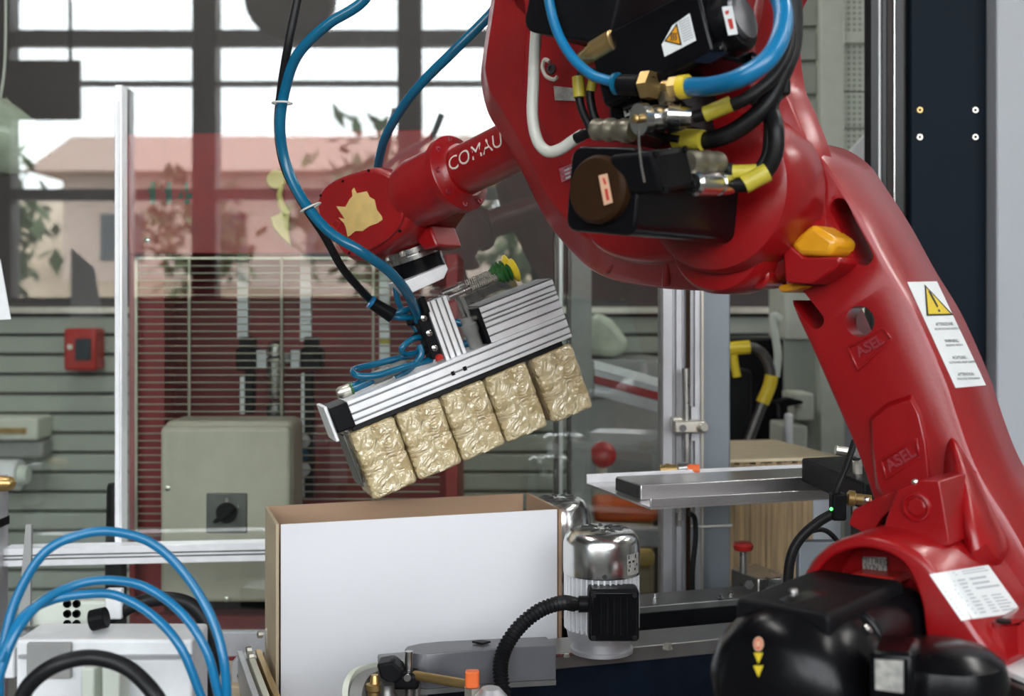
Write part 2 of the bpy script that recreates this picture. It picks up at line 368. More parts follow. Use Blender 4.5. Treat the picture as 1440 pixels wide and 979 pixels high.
MB().lathe((-1.22, -2.55, 3.05), Y, [(0, .16), (.03, .24), (.16, .25), (.2, .22)], 32).build('drum', 'frame_dark', uh); MB().bb(-1.25, -1.19, -2.5, -2.44, 3.2, 4.4).build('hanger', 'steel_dark', uh)
# outside, seen only as the reflection
struct('ground_outside', MB().bb(-40, 40, -60, -3.2, -.25, -.2), 'asphalt')
bk = MB(); n = 40
R0 = [[Vector((-40+2*i, -20, -.2)) for i in range(n+1)], [Vector((-40+2*i, -25, 2.2+.3*math.sin(i*.9))) for i in range(n+1)], [Vector((-40+2*i, -36, 4.6+.5*math.sin(i*.6))) for i in range(n+1)], [Vector((-40+2*i, -50, 5.2+.6*math.sin(i*.7))) for i in range(n+1)]]
bk.add([p for r in R0 for p in r], [(j*(n+1)+i, j*(n+1)+i+1, (j+1)*(n+1)+i+1, (j+1)*(n+1)+i) for j in range(3) for i in range(n)])
struct('bank_outside', bk, 'dry_bank', smooth=80)
def tree(x, y, z, h, r, seed, lab):
    t = thing('tree', lab, 'tree', (x, y, z), 'trees outside the window'); rnd = random.Random(seed)
    MB().tube([(x, y, z), (x+.1, y, z+h*.35), (x, y+.1, z+h*.7)], lambda s, i: .16*(1-.7*s)).build('trunk', 'bark', t)
    c = MB()
    for k in range(420):
        a, e, q = rnd.uniform(0, 6.28), rnd.uniform(-1, 1), rnd.uniform(.45, 1)
        p = Vector((x+math.cos(a)*r*q*math.sqrt(1-e*e), y+math.sin(a)*r*q*math.sqrt(1-e*e), z+h*.66+e*h*.34*q)); d = Vector((rnd.uniform(-1, 1), rnd.uniform(-1, 1), rnd.uniform(-1, 1))).normalized(); f_ = d.cross(Z).normalized(); s_ = r*rnd.uniform(.10, .2)
        c.add([p, p+d*s_+f_*s_*.5, p+d*s_*2, p+d*s_-f_*s_*.5], [(0, 1, 2, 3)])
    c.build('crown', 'leaf', t)
for i, (x, y, z, h, r) in enumerate(((-9.5, -17, -.2, 4.4, 1.5), (-6.6, -21, 0.2, 4.0, 1.3), (-2.2, -16, -.2, 4.6, 1.6), (.6, -19, -.2, 4.4, 1.5), (2.6, -15, -.2, 3.8, 1.3), (7, -18, -.2, 4.6, 1.6))):
    tree(x, y, z, h, r, i, 'dark green tree outside the window, %s, mirrored in the guard glass' % ['far left', 'second from the left', 'third from the left', 'third from the right', 'second from the right', 'far right'][i])
ho = thing('house', 'low pink house with tiled roof outside, mirrored in the guard glass', 'building', (-5.5, -26, 2.0))
MB().bb(-10.5, -.5, -28, -24, 1.6, 4.4).build('wall', 'house_pink', ho)
MB().prism([(-11, -29, 4.4), (-11, -23, 4.4), (-11, -26, 5.6)], (11, 0, 0)).build('roof', 'roof_tile', ho)
for k in range(4): MB().bb(-9.6+2.4*k, -8.6+2.4*k, -24.02, -23.95, 2.4, 3.5).build('window', 'dark_pane', ho)
# ================================================================== guard frame and glass
GD = 2.10                                                    # the safety guard stands here
def xz(px, py, d): p = V(px, py, d); return p.x, p.z
def rect(mb, x0, y0, x1, y1, d, th):                         # block whose front fills the pixel box at distance d
    a, b = V(x0, y1, d), V(x1, y0, d); return mb.bb(a.x, b.x, d, d+th, a.z, b.z)
g = thing('guard_post', 'slim pale aluminium guard post left of the red feeder', 'post', (V(175, 430, GD).x, GD, V(0, 776, GD).z))
a, b = V(166, 0, GD).x, V(177, 0, GD).x
MB().bb(a, b, GD-.02, GD+.01, V(0, 775, GD).z, V(0, 122, GD).z).build('profile', 'alu', g, bevel=.002)
MB().bb(a+.004, b-.004, GD-.023, GD-.02, V(0, 770, GD).z, V(0, 145, GD).z).build('cover_strip', 'white_paint', g)
MB().bb(a-.004, b+.004, GD-.024, GD+.01, V(0, 776, GD).z, V(0, 771, GD).z).build('foot_plate', 'steel_dark', g, bevel=.001)
gg = thing('guard_glass_panel', 'large clear guard glass behind the gripper, mirroring the windows', 'glass', (V(450, 430, GD).x, GD+.01, .2))
MB().bb(V(-260, 0, GD).x, V(929.3, 0, GD).x, GD+.012, GD+.018, .78, 2.6).build('pane', 'guard_glass', gg)
MB().bb(V(-260, 0, GD).x, V(929.3, 0, GD).x, GD+.003, GD+.027, .74, .78).build('bottom_edge', 'alu_dull', gg)
# horizontal rail
r_ = thing('guard_rail', 'horizontal aluminium profile rail crossing in front of beige switch box', 'rail', (V(190, 780, GD).x, GD-.04, .8))
p0, p1 = V(4, 772, GD-.06), V(415, 763, GD-.06)
e = (p1-p0).normalized(); up = Y.cross(e)*-1
MB().profile(p0-Z*.0305, e, (p1-p0).length, Y, Z, .035, .031, sb=(.012, .018), gw=.0022, gd=.003).build('profile', 'alu', r_, bevel=.0008, seg=1)
for k in (.012, .018): MB().box((p0+p1)/2-Z*.0305+Z*k-Y*.0001, ((p1-p0).length, .0008, .0016), (e, Y, Z)).build('slot_shade', 'steel_dark', r_)  # dark strips put the shade of the rail slots into colour
po = thing('guard_upright', 'thin grey upright with clamp at the left picture edge', 'post', (V(1, 800, GD-.06).x, GD-.06, .5))
MB().bb(V(-9, 0, GD-.06).x, V(5, 0, GD-.06).x, GD-.08, GD-.04, .03, V(0, 662, GD).z).build('profile', 'alu_dull', po, bevel=.002)
MB().bb(V(-12, 0, GD-.06).x, V(6, 0, GD-.06).x, GD-.085, GD-.038, V(0, 740, GD-.06).z, V(0, 728, GD-.06).z).build('band', 'black_plastic', po)
MB().cyl(V(-2, 680, GD-.10), V(12, 680, GD-.10), .014, .012).sphere(V(12, 680, GD-.10), .012).build('clamp_knob', 'brass', po)
MB().bb(V(-20, 0, GD).x, V(16, 0, GD).x, GD-.12, GD, 0, .03).build('foot_plate', 'steel_dark', po)
# main guard post right of the glass
px0, px1 = V(930, 0, GD).x, V(986, 0, GD).x
gp = thing('guard_post', 'double slotted aluminium guard post carrying the rod clamp', 'post', ((px0+px1)/2, GD, 0))
MB().profile((px0, GD-.02, .03), Z, 2.6, X, Y, px1-px0, .07, sa=(.020, .036, .052), sb=(.035,), gw=.005, gd=.006).build('profile', 'alu_dull', gp, bevel=.001, seg=1)
MB().bb(V(962, 0, GD).x, V(968, 0, GD).x, GD-.024, GD-.019, .05, 2.6).build('slot_strip', 'brown_cap', gp)
MB().bb(V(983, 0, GD).x, V(986, 0, GD).x, GD-.026, GD-.019, .05, 2.6).build('edge_strip', 'wire_steel', gp)
MB().bb(px0-.03, px1, GD-.06, GD+.09, 0, .03).build('foot_plate', 'steel_dark', gp, bevel=.003)
gs = MB().bb(V(986, 0, GD).x, V(1027, 0, GD).x, GD+.0, GD+.06, 0, V(0, 395, GD).z+.4).build('steel_upright', 'grey_steel', None, bevel=.003, label='smooth blue grey steel upright beside the slotted guard post', cat='post')
rc = thing('rod_clamp', 'small grey clamp holding a thin steel rod on the guard post', 'clamp', V(968, 700, GD-.05))
MB().cyl(V(967, 680, GD-.045), V(964, 518, GD-.045), .0058).build('rod', 'steel', rc)
part('bracket', 'zinc', rc, lambda b: rect(b, 949, 592, 994, 610, GD-.062, .03), bevel=.003)
part('back_jaw', 'zinc', rc, lambda b: rect(b, 946, 587, 960, 606, GD-.045, .024), bevel=.002)
MB().lathe(V(960, 602, GD-.062), -Y, [(0, .006), (.004, .006), (.004, .003), (.002, .003)], 16).build('screw', 'steel_dark', rc)
MB().lathe(V(985, 602, GD-.062), Vector((.4, -1, .2)), [(0, .008), (.004, .0085), (.012, .0085), (.014, .007)], 16).build('set_screw', 'zinc', rc)
part('slide', 'alu_dull', rc, lambda b: rect(b, 972, 572, 981, 620, GD-.03, .008))
se = thing('sensor', 'small sensor with brass nut and orange tip behind the chute', 'sensor', V(955, 672, 1.95))
MB().cyl(V(928, 661, 1.95), V(952, 660, 1.95), .008).cyl(V(936, 661, 1.95), V(942, 661, 1.95), .0105).build('barrel', 'brass', se)
MB().cyl(V(953, 659, 1.95), V(968, 658, 1.95), .010).build('body', 'chrome', se)
MB().cyl(V(966, 660, 1.945), V(983, 660, 1.945), .008).build('tip', 'orange_plastic', se)
MB().cyl(V(955, 668, 1.95), V(955, 740, 1.95), .006).build('stem', 'steel', se)
MB().tube([V(970, 722, 2.05), V(977, 730, 2.06), V(978, 760, 2.06), V(974, 800, 2.06), V(974, 850, 2.06)], .0045).build('sensor_cable', 'black_rubber', None, label='thin black cable running down the guard post below the chute', cat='cable')
MB().tube([V(972, 740, 2.07), V(985, 741, 2.06), V(1010, 740, 2.06), V(1029, 739, 2.07)], .0022).build('cable_tie', 'white_hose', None, label='thin white cable tie around the grey steel upright', cat='cable tie')
# frame seen through the glass on the right
fx = 2.55
f2 = thing('inner_frame', 'blurred grey aluminium frame behind the glass right of the gripper', 'frame', (V(830, 430, fx).x, fx, 0))
for (a, b, m) in ((779, 786, 'steel_dark'), (786, 792, 'alu'), (798, 803, 'steel_dark'), (803, 832, 'trunking')):
    MB().bb(V(a, 0, fx).x, V(b, 0, fx).x, fx, fx+.06, 0, 2.05).build('upright', m, f2, bevel=.002)
def slant(mb, x0, y0, x1, y1, h, d0, d1, th=.03):
    mb.prism([V(x0, y0, d0), V(x1, y1, d1), V(x1, y1+h, d1), V(x0, y0+h, d0)], (0, th, 0))
part('handrail', 'alu', f2, lambda b: slant(b, 836, 507, 945, 537, 12, fx, fx-.05))
part('rail', 'alu_dull', f2, lambda b: slant(b, 836, 520, 945, 549, 8, fx, fx-.05))
part('red_stripe', 'machine_red', f2, lambda b: slant(b, 836, 528, 945, 557, 11, fx-.001, fx-.051))
part('lower_rail', 'alu_dull', f2, lambda b: slant(b, 836, 540, 945, 569, 16, fx, fx-.05))
part('cross_rail', 'alu_dull', f2, lambda b: rect(b, 836, 745, 945, 770, fx, .04), bevel=.002)
rect(MB(), 815, 506, 935, 560, 2.88, .3).bb(V(820, 0, 2.9).x, V(930, 0, 2.9).x, 2.9, 3.15, 0, V(0, 559, 2.9).z).build('grey_bench', 'trunking', None, bevel=.004, label='plain grey bench behind the glass under the pale bag', cat='bench')
MB().prism([V(818, 470, 2.9), V(838, 436, 2.9), V(862, 450, 2.9), V(890, 486, 2.9), V(870, 505, 2.9), V(820, 500, 2.9)], (0, .25, .0)).build('plastic_bag', 'bag_film', None, bevel=.02, label='pale translucent bag behind the glass above the red striped rail', cat='bag')
fl = thing('red_valve', 'small blurred red valve wheel behind the glass beside the chute', 'valve', V(845, 700, 2.8))
MB().lathe(V(846, 641, 2.8), Vector((.2, -1, .3)), [(0, .02), (.008, .03), (.02, .03), (.028, .018)], 18).build('wheel', 'bright_red', fl)
MB().cyl(V(846, 645, 2.82), V(848, 700, 2.82), .012).build('stem', 'offwhite', fl)
part('body', 'offwhite', fl, lambda b: b.lathe(V(852, 700, 2.82), Z, [(-.6, .03), (0, .03), (.03, .03), (.05, .015)]))
cr = thing('crate', 'blurred orange brown crate standing low behind the glass', 'crate', V(850, 760, 2.68))
rect(MB(), 836, 706, 925, 735, 2.66, .11).build('rim', 'orange_plastic', cr, bevel=.01)
rect(MB(), 838, 735, 920, 840, 2.67, .09).build('body', 'tan_card', cr, bevel=.01)
yb = rect(MB(), 862, 773, 922, 800, 2.62, .035).build('yellow_sack', 'scuff_yellow', None, bevel=.03, seg=4, label='folded yellow sack behind the glass beneath the cross rail', cat='sack')
# ================================================================== wall fittings on the left
cp = thing('alarm_box', 'red wall alarm call box with dark window on the grey cladding', 'alarm', V(110, 520, 4.4))
part('case', 'bright_red', cp, lambda b: rect(b, 89, 462, 135, 522, 4.40, .10), bevel=.012, seg=3)
part('window', 'dark_pane', cp, lambda b: rect(b, 105, 476, 127, 507, 4.39, .015), bevel=.004)
MB().cyl(V(98, 488, 4.405), V(98, 488, 4.38), .010).build('button', 'offwhite', cp)
tb = thing('trunking_box', 'cream trunking box low on the cladding at the left edge', 'box', V(10, 630, 4.4))
part('case', 'offwhite', tb, lambda b: rect(b, -40, 587, 53, 620, 4.36, .14), bevel=.01)
part('slot', 'brass', tb, lambda b: rect(b, -20, 602, 36, 610, 4.35, .012))
part('shadow_box', 'trunking', tb, lambda b: rect(b, -40, 621, 60, 645, 4.40, .1), bevel=.01)
rl = thing('paper_roll', 'white paper roll lying below the cream trunking box', 'roll', V(0, 690, 4.3))
MB().cyl(V(-40, 668, 4.25), V(28, 668, 4.25), .055).build('roll', 'white_paint', rl)
MB().cyl(V(28, 668, 4.25), V(40, 668, 4.25), .036, .03).build('core', 'pale_green', rl)
hb = thing('plastic_bag', 'crumpled pale green plastic bag hanging at the upper left edge', 'bag', V(20, 240, 2.5))
bg = MB(); rnd = random.Random(3); RR = []
for i in range(9):
    t = i/8; y = 138+105*t; cx = 2+26*t*(1-t)*1.2+8*t; hw = (10+52*min(1, t*2.2)) if t < .8 else 46-60*(t-.8); dd = .03+.05*math.sin(t*3)
    c = V(cx-6, y, 2.5); RR.append([c+Vector((math.cos(q*math.tau/18)*hw*2.5/F*(1+.16*noise.noise((q, i, 1))), math.sin(q*math.tau/18)*dd*(1+.5*noise.noise((q*.7, i*.5, 3))), .02*noise.noise((q*.9, i, 7)))) for q in range(18)])
bg.loft(RR); bg.build('film', 'bag_film', hb, smooth=60); MB().tube([V(0, 140, 2.5), V(6, 100, 2.5), V(8, 40, 2.5), V(8, -120, 2.5), Vector((V(8, 0, 2.5).x, 2.5, 4.4))], .003).build('string', 'white_hose', hb)
pp = V(-30, 330, 1.9)
MB().prism([V(-40, 330, 1.9), V(0, 365, 1.9), V(15, 449, 1.9), V(-40, 452, 1.9)], (0, .002, 0)).build('paper_sheet', 'white_paint', None, label='white paper sheet hanging at the left picture edge', cat='paper')
# ================================================================== red feeder with wire guard
FD = 2.45
x_ = lambda p, d=FD: V(p, 0, d).x
z_ = lambda p, d=FD: V(0, p, d).z
fe = thing('feeder_machine', 'red feeder machine stencilled 114 with a wire guard front', 'machine', (V(400, 0, FD).x, FD+.2, 0))
hd = MB().prism([V(175, 189, FD), V(607, 182, FD), V(607, 357, FD), V(180, 357, FD)], (0, .02, 0)).build('header_plate', 'machine_red', fe, bevel=.003)
MB().prism([V(184, 197, FD+.022), V(607, 190, FD+.022), V(607, 350, FD+.022), V(186, 350, FD+.022)], (0, .4, 0)).build('header_box', 'deep_red', fe)
for q in (230, 425):
    for k in range(7): MB().box(V(q+(k % 2)*2, 192+k*4.2, FD-.0005), (.012, .002, .0015)).build('weld_dash', 'deep_red', hd)
for (q, r) in ((207.5, 338), (590, 338)): MB().lathe(V(q, r, FD), -Y, [(0, .006), (.002, .006), (.004, .003)], 12).build('bolt', 'chrome', hd)
ftxt = lambda px, py: V(px, py, FD-.0006)
st = MB()
for o_ in (0, 23): st.add([ftxt(208+o_, 269), ftxt(213+o_, 257), ftxt(213+o_, 264), ftxt(209+o_, 272)], [(0, 1, 2, 3)]).add([ftxt(210+o_+1, 256), ftxt(218+o_, 256), ftxt(219+o_, 287), ftxt(210+o_, 287)], [(0, 1, 2, 3)])
st.add([ftxt(249, 279), ftxt(256, 266), ftxt(257, 279)], [(0, 1, 2)]).add([ftxt(259, 257), ftxt(265, 257), ftxt(265, 270), ftxt(260, 270)], [(0, 1, 2, 3)]).add([ftxt(261, 272), ftxt(270, 272), ftxt(270, 279), ftxt(261, 279)], [(0, 1, 2, 3)]).add([ftxt(259, 280), ftxt(266, 280), ftxt(267, 287), ftxt(259, 287)], [(0, 1, 2, 3)])
st.build('stencil_number', 'stencil_green', hd, label='green stencilled number 114')
hy = thing('yellow_hook', 'yellow hanging hook with round head on the red header plate', 'hook', V(392, 345, FD-.02))
hk = MB(); hk.prism([V(388+13.5*math.cos(k*math.tau/24), 252+13.5*math.sin(k*math.tau/24), FD-.014) for k in range(24)], (0, .008, 0))
hk.build('head', 'hook_yellow', hy, bevel=.002)
MB().tube([V(396, 262, FD-.01), V(393, 275, FD-.01), V(397, 290, FD-.01), V(404, 302, FD-.01)], lambda s, i: .005+.004*s).build('shank', 'hook_yellow', hy)
MB().prism([V(a, b, FD-.016) for a, b in ((380, 306), (396, 299), (407, 298), (405, 322), (409, 346), (392, 330), (383, 318))], (0, .01, 0)).build('tongue', 'hook_yellow', hy, bevel=.002)
# cabinet of the feeder: side posts, inner panels, rails
MB().bb(x_(181), x_(190), FD, FD+.3, 0, z_(357)).build('side_post', 'machine_red', fe, bevel=.003)
MB().bb(x_(626), x_(644), FD, FD+.3, 0, z_(357)).build('side_post', 'machine_red', fe, bevel=.003)
MB().cyl((x_(214, 2.52), 2.53, .3), (x_(214, 2.52), 2.53, z_(357)), .016).build('guide_tube', 'bright_red', fe)
MB().bb(x_(190), x_(640), FD+.29, FD+.31, .3, z_(350)).build('back_panel', 'deep_red', fe)
MB().bb(x_(190), x_(225), FD+.03, FD+.1, .3, z_(357)).build('side_lining', 'machine_red', fe)
MB().bb(x_(181), x_(640), FD, FD+.35, 0, z_(866)).build('base_cabinet', 'machine_red', fe, bevel=.006)
MB().bb(x_(200), x_(640), FD+.05, FD+.3, z_(866)-.001, z_(846)).build('shadow_gap', 'black_plastic', fe)
for (a, b, y0, y1) in ((226, 239, 357, 590), (335, 350, 357, 475), (423, 438, 357, 480), (534, 548, 357, 520)):
    MB().bb(x_(a, 2.6), x_(b, 2.6), 2.59, 2.61, z_(y1, 2.6), z_(y0, 2.6)).build('grey_rail', 'alu_dull', fe)
for (a, b, y0, y1, m) in ((423, 438, 440, 450, 'white_paint'), (423, 438, 458, 476, 'white_paint'), (534, 548, 438, 450, 'white_paint'), (534, 548, 462, 475, 'white_paint'), (534, 548, 477, 483, 'sleeve_yellow'), (534, 548, 484, 512, 'white_paint')):
    MB().bb(x_(a, 2.588), x_(b, 2.588), 2.586, 2.589, z_(y1, 2.588), z_(y0, 2.588)).build('scale_mark', m, fe)
me_ = 2.56
part('carriage', 'black_plastic', fe, lambda b: rect(b, 331, 490, 359, 522, me_, .05), bevel=.005); part('carriage', 'black_plastic', fe, lambda b: rect(b, 423, 490, 452, 520, me_, .05), bevel=.005)
for (a, b, y0, y1, m) in ((336, 357, 474, 490, 'black_plastic'), (427, 447, 474, 490, 'black_plastic'), (360, 375, 492, 519, 'alu_dull'), (408, 422, 492, 519, 'alu_dull'), (375, 408, 497, 512, 'steel_dark'), (337, 344, 530, 583, 'white_paint'), (423, 428, 525, 700, 'white_paint'), (428, 440, 523, 700, 'black_plastic'), (344, 356, 523, 583, 'black_plastic')):
    rect(MB(), a, y0, b, y1, me_+.005, .03).build("carriage_block", m, fe, bevel=.002)
MB().lathe(V(388, 560, me_), Z, [(0, .014), (.02, .016), (.045, .016), (.046, .02), (.085, .02), (.09, .016), (.115, .015), (.12, .010)], 18).build('spindle', 'steel', fe)
MB().lathe(V(388, 600, me_), Z, [(0, .012), (.02, .02), (.04, .02), (.055, .012)], 18).build('spindle_nut', 'steel_dark', fe)
for k, (q, r) in enumerate(((425, 620), (423, 640), (425, 660))):
    MB().sphere(V(q, r, FD+.02), .017, (1, .8, .9)).build('rope_knot', 'white_paint' if k != 1 else 'blue_hose', fe)
# wire guard: every wire is its own rod
wg = thing('wire_guard', 'rectangular steel wire guard grid over the red feeder front', 'grid', (V(390, 0, FD-.03).x, FD-.03, z_(770)))
wd = FD-.035
MB().bb(x_(190, wd), x_(194, wd), wd-.004, wd+.004, z_(768, wd), z_(362, wd)).build('frame_bar', 'wire_steel', wg)
MB().bb(x_(190, wd), x_(620, wd), wd-.004, wd+.002, z_(365, wd), z_(361.5, wd)).build('frame_bar', 'wire_steel', wg)
w0 = MB().cyl((x_(192, wd), wd, z_(374, wd)), (x_(618, wd), wd, z_(374, wd)), .0017, seg=6).build('wire', 'wire_steel', wg)
for k in range(1, 39): copy_part(w0, wg, (0, 0, -k*10.25*wd/F))
for q in (266, 396, 525): MB().cyl((x_(q, wd-.005), wd-.005, z_(768, wd)), (x_(q, wd-.005), wd-.005, z_(363, wd)), .0032, seg=8).build('upright_wire', 'wire_steel', wg)
# ribbed grip left of the feeder, duct behind the switch box
gr = MB().lathe(V(163, 772, 2.30), Z, [(-.55, .02), (0, .02), (.001, .019), (.10, .017), (.118, .0165), (.124, .014)], 20).build('black_grip_post', 'black_rubber', None, label='ribbed black grip standing left of the red feeder', cat='handle')
# ================================================================== beige switch box
BD = 2.24
sw = thing('switch_box', 'beige hammered steel switch box with rotary switch', 'switch box', V(316, 850, BD))
bx0, bx1 = V(224, 0, BD).x, V(409, 0, BD).x; bz0, bz1 = V(0, 848, BD).z, V(0, 597, BD).z
MB().bb(bx0, bx1, BD+.018, BD+.14, bz0, bz1+.004).build('case', 'beige_enamel', sw, bevel=.016, seg=4)
MB().bb(bx0+.001, bx1-.001, BD, BD+.02, bz0, bz1-.004).build('lid', 'beige_enamel', sw, bevel=.010, seg=4)
part('switch_plate', 'steel_dark', sw, lambda b: rect(b, 290, 694, 347, 750, BD-.004, .006), bevel=.002)
kc = V(319, 721, BD-.004); ks = MB().lathe(kc, -Y, [(0, .019), (.006, .019), (.008, .017)], 28).build('rotary_switch', 'black_plastic', sw)
MB().prism([V(a, b, BD-.012) for a, b in ((300, 733), (316, 717), (333, 712), (322, 725), (306, 735))], (0, -.014, 0)).build('pointer', 'black_plastic', ks, bevel=.002)
for t, q, r in (('0', 319, 704), ('1', 335, 712)): text_mb(t, .010, lambda x, y, q=q, r=r: V(q, r, BD-.0046)+Vector((x, 0, y))).build('mark', 'print_white', ks)
for (q, r) in ((233, 690), (316, 846)): MB().lathe(V(q+3, r-3, BD), -Y, [(0, .005), (.002, .005), (.003, .002)], 10).build('lid_screw', 'zinc', sw)
MB().bb((bx0+bx1)/2-.05, (bx0+bx1)/2+.05, BD+.14, FD+.01, bz0+.05, bz0+.2).build('mount', 'steel_dark', sw)
# ================================================================== right background
PD = 3.1
sc = thing('perforated_screen', 'pale green perforated sheet screen behind the robot elbow', 'screen', (V(1170, 0, PD).x, PD, 0))
zz = lambda p: V(0, p, PD).z
MB().bb(V(1106, 0, PD).x, V(1152, 0, PD).x, PD+.02, PD+.04, .2, 2.7).build('backing_sheet', 'cladding', sc)
MB().bb(V(1150, 0, PD).x, V(1183, 0, PD).x, PD-.03, PD+.03, 0, 2.7).build('upright', 'pale_green', sc, bevel=.003)
for (a, b) in ((-120, -40), (-36, 45), (62, 128), (130, 180), (182, 300), (302, 420)): MB().bb(V(1183, 0, PD).x, V(1290, 0, PD).x, PD, PD+.02, zz(b), zz(a)).build('perforated_panel', 'perforated', sc, bevel=.002)
MB().bb(V(1183, 0, PD).x, V(1290, 0, PD).x, PD-.01, PD+.02, zz(62), zz(46)).build('cross_rail', 'pale_green', sc, bevel=.002)
for k in range(7): MB().bb(V(1106, 0, PD).x, V(1150, 0, PD).x, PD+.005, PD+.02, zz(-60+k*48), zz(-60+k*48-40)).build('louvre', 'cladding', sc, bevel=.004)
MB().prism([V(1190, 218, 2.9), V(1262, 140, 2.9), V(1275, 152, 2.9), V(1275, 320, 2.9), Vector((V(1275, 0, 2.9).x, 2.9, 0)), Vector((V(1235, 0, 2.9).x, 2.9, 0)), V(1235, 300, 2.9)], (0, .02, 0)).build('white_board', 'white_paint', None, bevel=.002, label='tilted white board leaning between the screen and the black cabinet', cat='board')
CD = 2.15
kb = thing('black_cabinet', 'tall black cabinet column with four threaded inserts', 'cabinet', (V(1335, 0, CD).x, CD+.1, 0))
cx0, cx1 = V(1281, 0, CD).x, V(1387, 0, CD).x
body = MB().bb(cx0, cx1, CD, CD+.25, 0, 2.6).build('body', 'cabinet_black', kb, bevel=.003)
for q in (1293, 1371):
    for r in (155, 193): MB().lathe(V(q, r, CD), -Y, [(-.004, .0045), (-.004, .0028), (.003, .0028), (.003, .0052), (0, .0062), (-.002, .0062)], 14, cap=False).build('threaded_insert', 'brass' if q == 1293 and r == 155 else 'zinc', kb)
for (a, b, m) in ((1264, 1281, 'black_gloss'), (1229, 1240.5, 'black_gloss'), (1241, 1245, 'white_paint'), (1245, 1252, 'black_gloss'), (1262, 1264, 'chrome')):
    MB().bb(V(a, 0, CD).x, V(b, 0, CD).x, CD+.02 if m != 'white_paint' else CD+.025, CD+.06, 0, 2.6).build('door_strip', m, kb, bevel=.001)
MB().bb(V(1229, 0, CD).x, cx0, CD+.01, CD+.25, 0, .06).build('plinth', 'black_plastic', kb)
MB().bb(V(1389, 0, CD).x, V(1389, 0, CD).x+.7, CD-.04, CD+.3, 0, 2.6).build('grey_cabinet', 'cabinet_grey', None, bevel=.004, label='smooth light grey cabinet at the right picture edge', cat='cabinet')
# dark storage corner between the steel upright and the lower arm
DK = 3.3
part_ = lambda x0, y0, x1, y1, d, th, nm, m, lab, cat, bv=.006: rect(MB(), x0, y0, x1, y1, d, th).build(nm, m, None, bevel=bv, label=lab, cat=cat)
bc = thing('storage_rack', 'dark storage rack in the shade behind the yellow handle', 'rack', (V(1090, 0, DK).x, DK, 0))
rect(MB(), 1010, 478, 1158, 1000, DK+.16, .3).build('back', 'black_plastic', bc)
MB().bb(V(1040, 0, DK).x, V(1110, 0, DK).x, DK, DK+.1, 0, V(0, 640, DK).z).build('foot', 'black_plastic', bc)
part_(1151, 400, 1205, 1060, 3.15, .25, 'grey_locker', 'cabinet_grey', 'grey locker side seen just left of the red lower arm', 'locker')
part_(1104, 395, 1150, 478, 3.1, .2, 'wall_box', 'offwhite', 'pale box on the wall above the dark rack', 'box')
part_(1118, 553, 1145, 592, 3.0, .15, 'small_bin', 'offwhite', 'small off white bin on the dark rack, upper one', 'bin')
part_(1100, 598, 1136, 640, 3.0, .15, 'small_bin', 'offwhite', 'small off white bin low on the dark rack', 'bin')
part_(1106, 582, 1116, 640, 2.9, .03, 'white_tube', 'white_paint', 'short upright white tube in front of the lower bin', 'tube')
lv = MB().prism([V(a, b, 2.95) for a, b in ((1090, 566), (1110, 560), (1130, 564), (1130, 568), (1108, 572), (1108, 590), (1098, 590), (1098, 570))], (0, .05, 0)).build('black_lever', 'black_plastic', None, bevel=.004, label='black lever above the white tube on the dark rack', cat='lever')
yh = thing('hand_truck', 'black hand truck with yellow padded loop handle behind the grey upright', 'hand truck', V(1040, 640, 2.8))
pth = [V(1020, 492, 2.8), V(1050, 487, 2.8), V(1072, 497, 2.8), V(1083, 520, 2.8), V(1082, 540, 2.8), V(1073, 566, 2.8), V(1060, 600, 2.8), V(1048, 635, 2.8), V(1030, 700, 2.8)]
MB().tube(pth, .012).build('handle', 'steel_dark', yh)
MB().tube([V(1010, 493, 2.795), V(1030, 490, 2.795), V(1054, 488, 2.795)], .016).build('grip_pad', 'yellow_plastic', yh)
MB().tube([V(1085, 528, 2.795), V(1082, 543, 2.795), V(1072, 567, 2.795)], .0155).build('grip_pad', 'yellow_plastic', yh)
MB().tube([V(1031, 492, 2.80), V(1032, 506, 2.80), V(1036, 530, 2.80)], .010).build('brace', 'yellow_plastic', yh)
MB().bb(V(1010, 0, 2.82).x, V(1058, 0, 2.82).x, 2.82, 2.95, 0, V(0, 520, 2.82).z).build('frame', 'black_plastic', yh, bevel=.01)
MB().tube([V(1098, 450, 3.0), V(1088, 445, 3.0), V(1090, 470, 3.0), V(1094, 500, 3.0), V(1091, 530, 3.0)], .010).build('hanging_cord', 'pale_green', None, label='pale hose hanging from the wall above the dark rack', cat='hose')
# stack of boards
ws = thing('board_stack', 'tall block of stacked wooden boards behind the chute', 'wood stack', V(1090, 800, 2.3))
zt = EYE-.294
c0, c1, c2, c3 = HZ(1012, 662, zt), HZ(1118, 672, zt), HZ(1240, 640, zt), HZ(1120, 628, zt)
tl = HZ(1018, 636, zt); tr = HZ(1220, 628, zt)
fr = HZ(1100, 668, zt)
e_ = Vector((math.cos(math.radians(12)), math.sin(math.radians(12)), 0)); f_ = Vector((-e_.y, e_.x, 0)); o_ = V(1018, 655, 2.24); o_.z = zt
NB = 17
for k in range(NB):
    a = o_+e_*(.0105*k); q = [a, a+e_*.0098, a+e_*.0098+f_*.3, a+f_*.3]; dz = .002*math.sin(k*2.3)
    MB().prism([Vector((p.x, p.y, .47)) for p in q], (0, 0, zt-.47+dz)).build('board', 'wood_side', ws)
q = [o_+e_*(.0105*NB), o_+e_*.235, o_+e_*.235+f_*.3, o_+e_*(.0105*NB)+f_*.3]
MB().prism([o_-f_*.0-Z*-.0025, o_+e_*.235+Z*.0025, o_+e_*.235+f_*.3+Z*.0025, o_+f_*.3+Z*.0025], (0, 0, .006)).build('top_board', 'wood_top', ws)
MB().prism([Vector((p.x, p.y, .47)) for p in q], (0, 0, zt-.471)).build('wrap', 'cabinet_grey', ws)
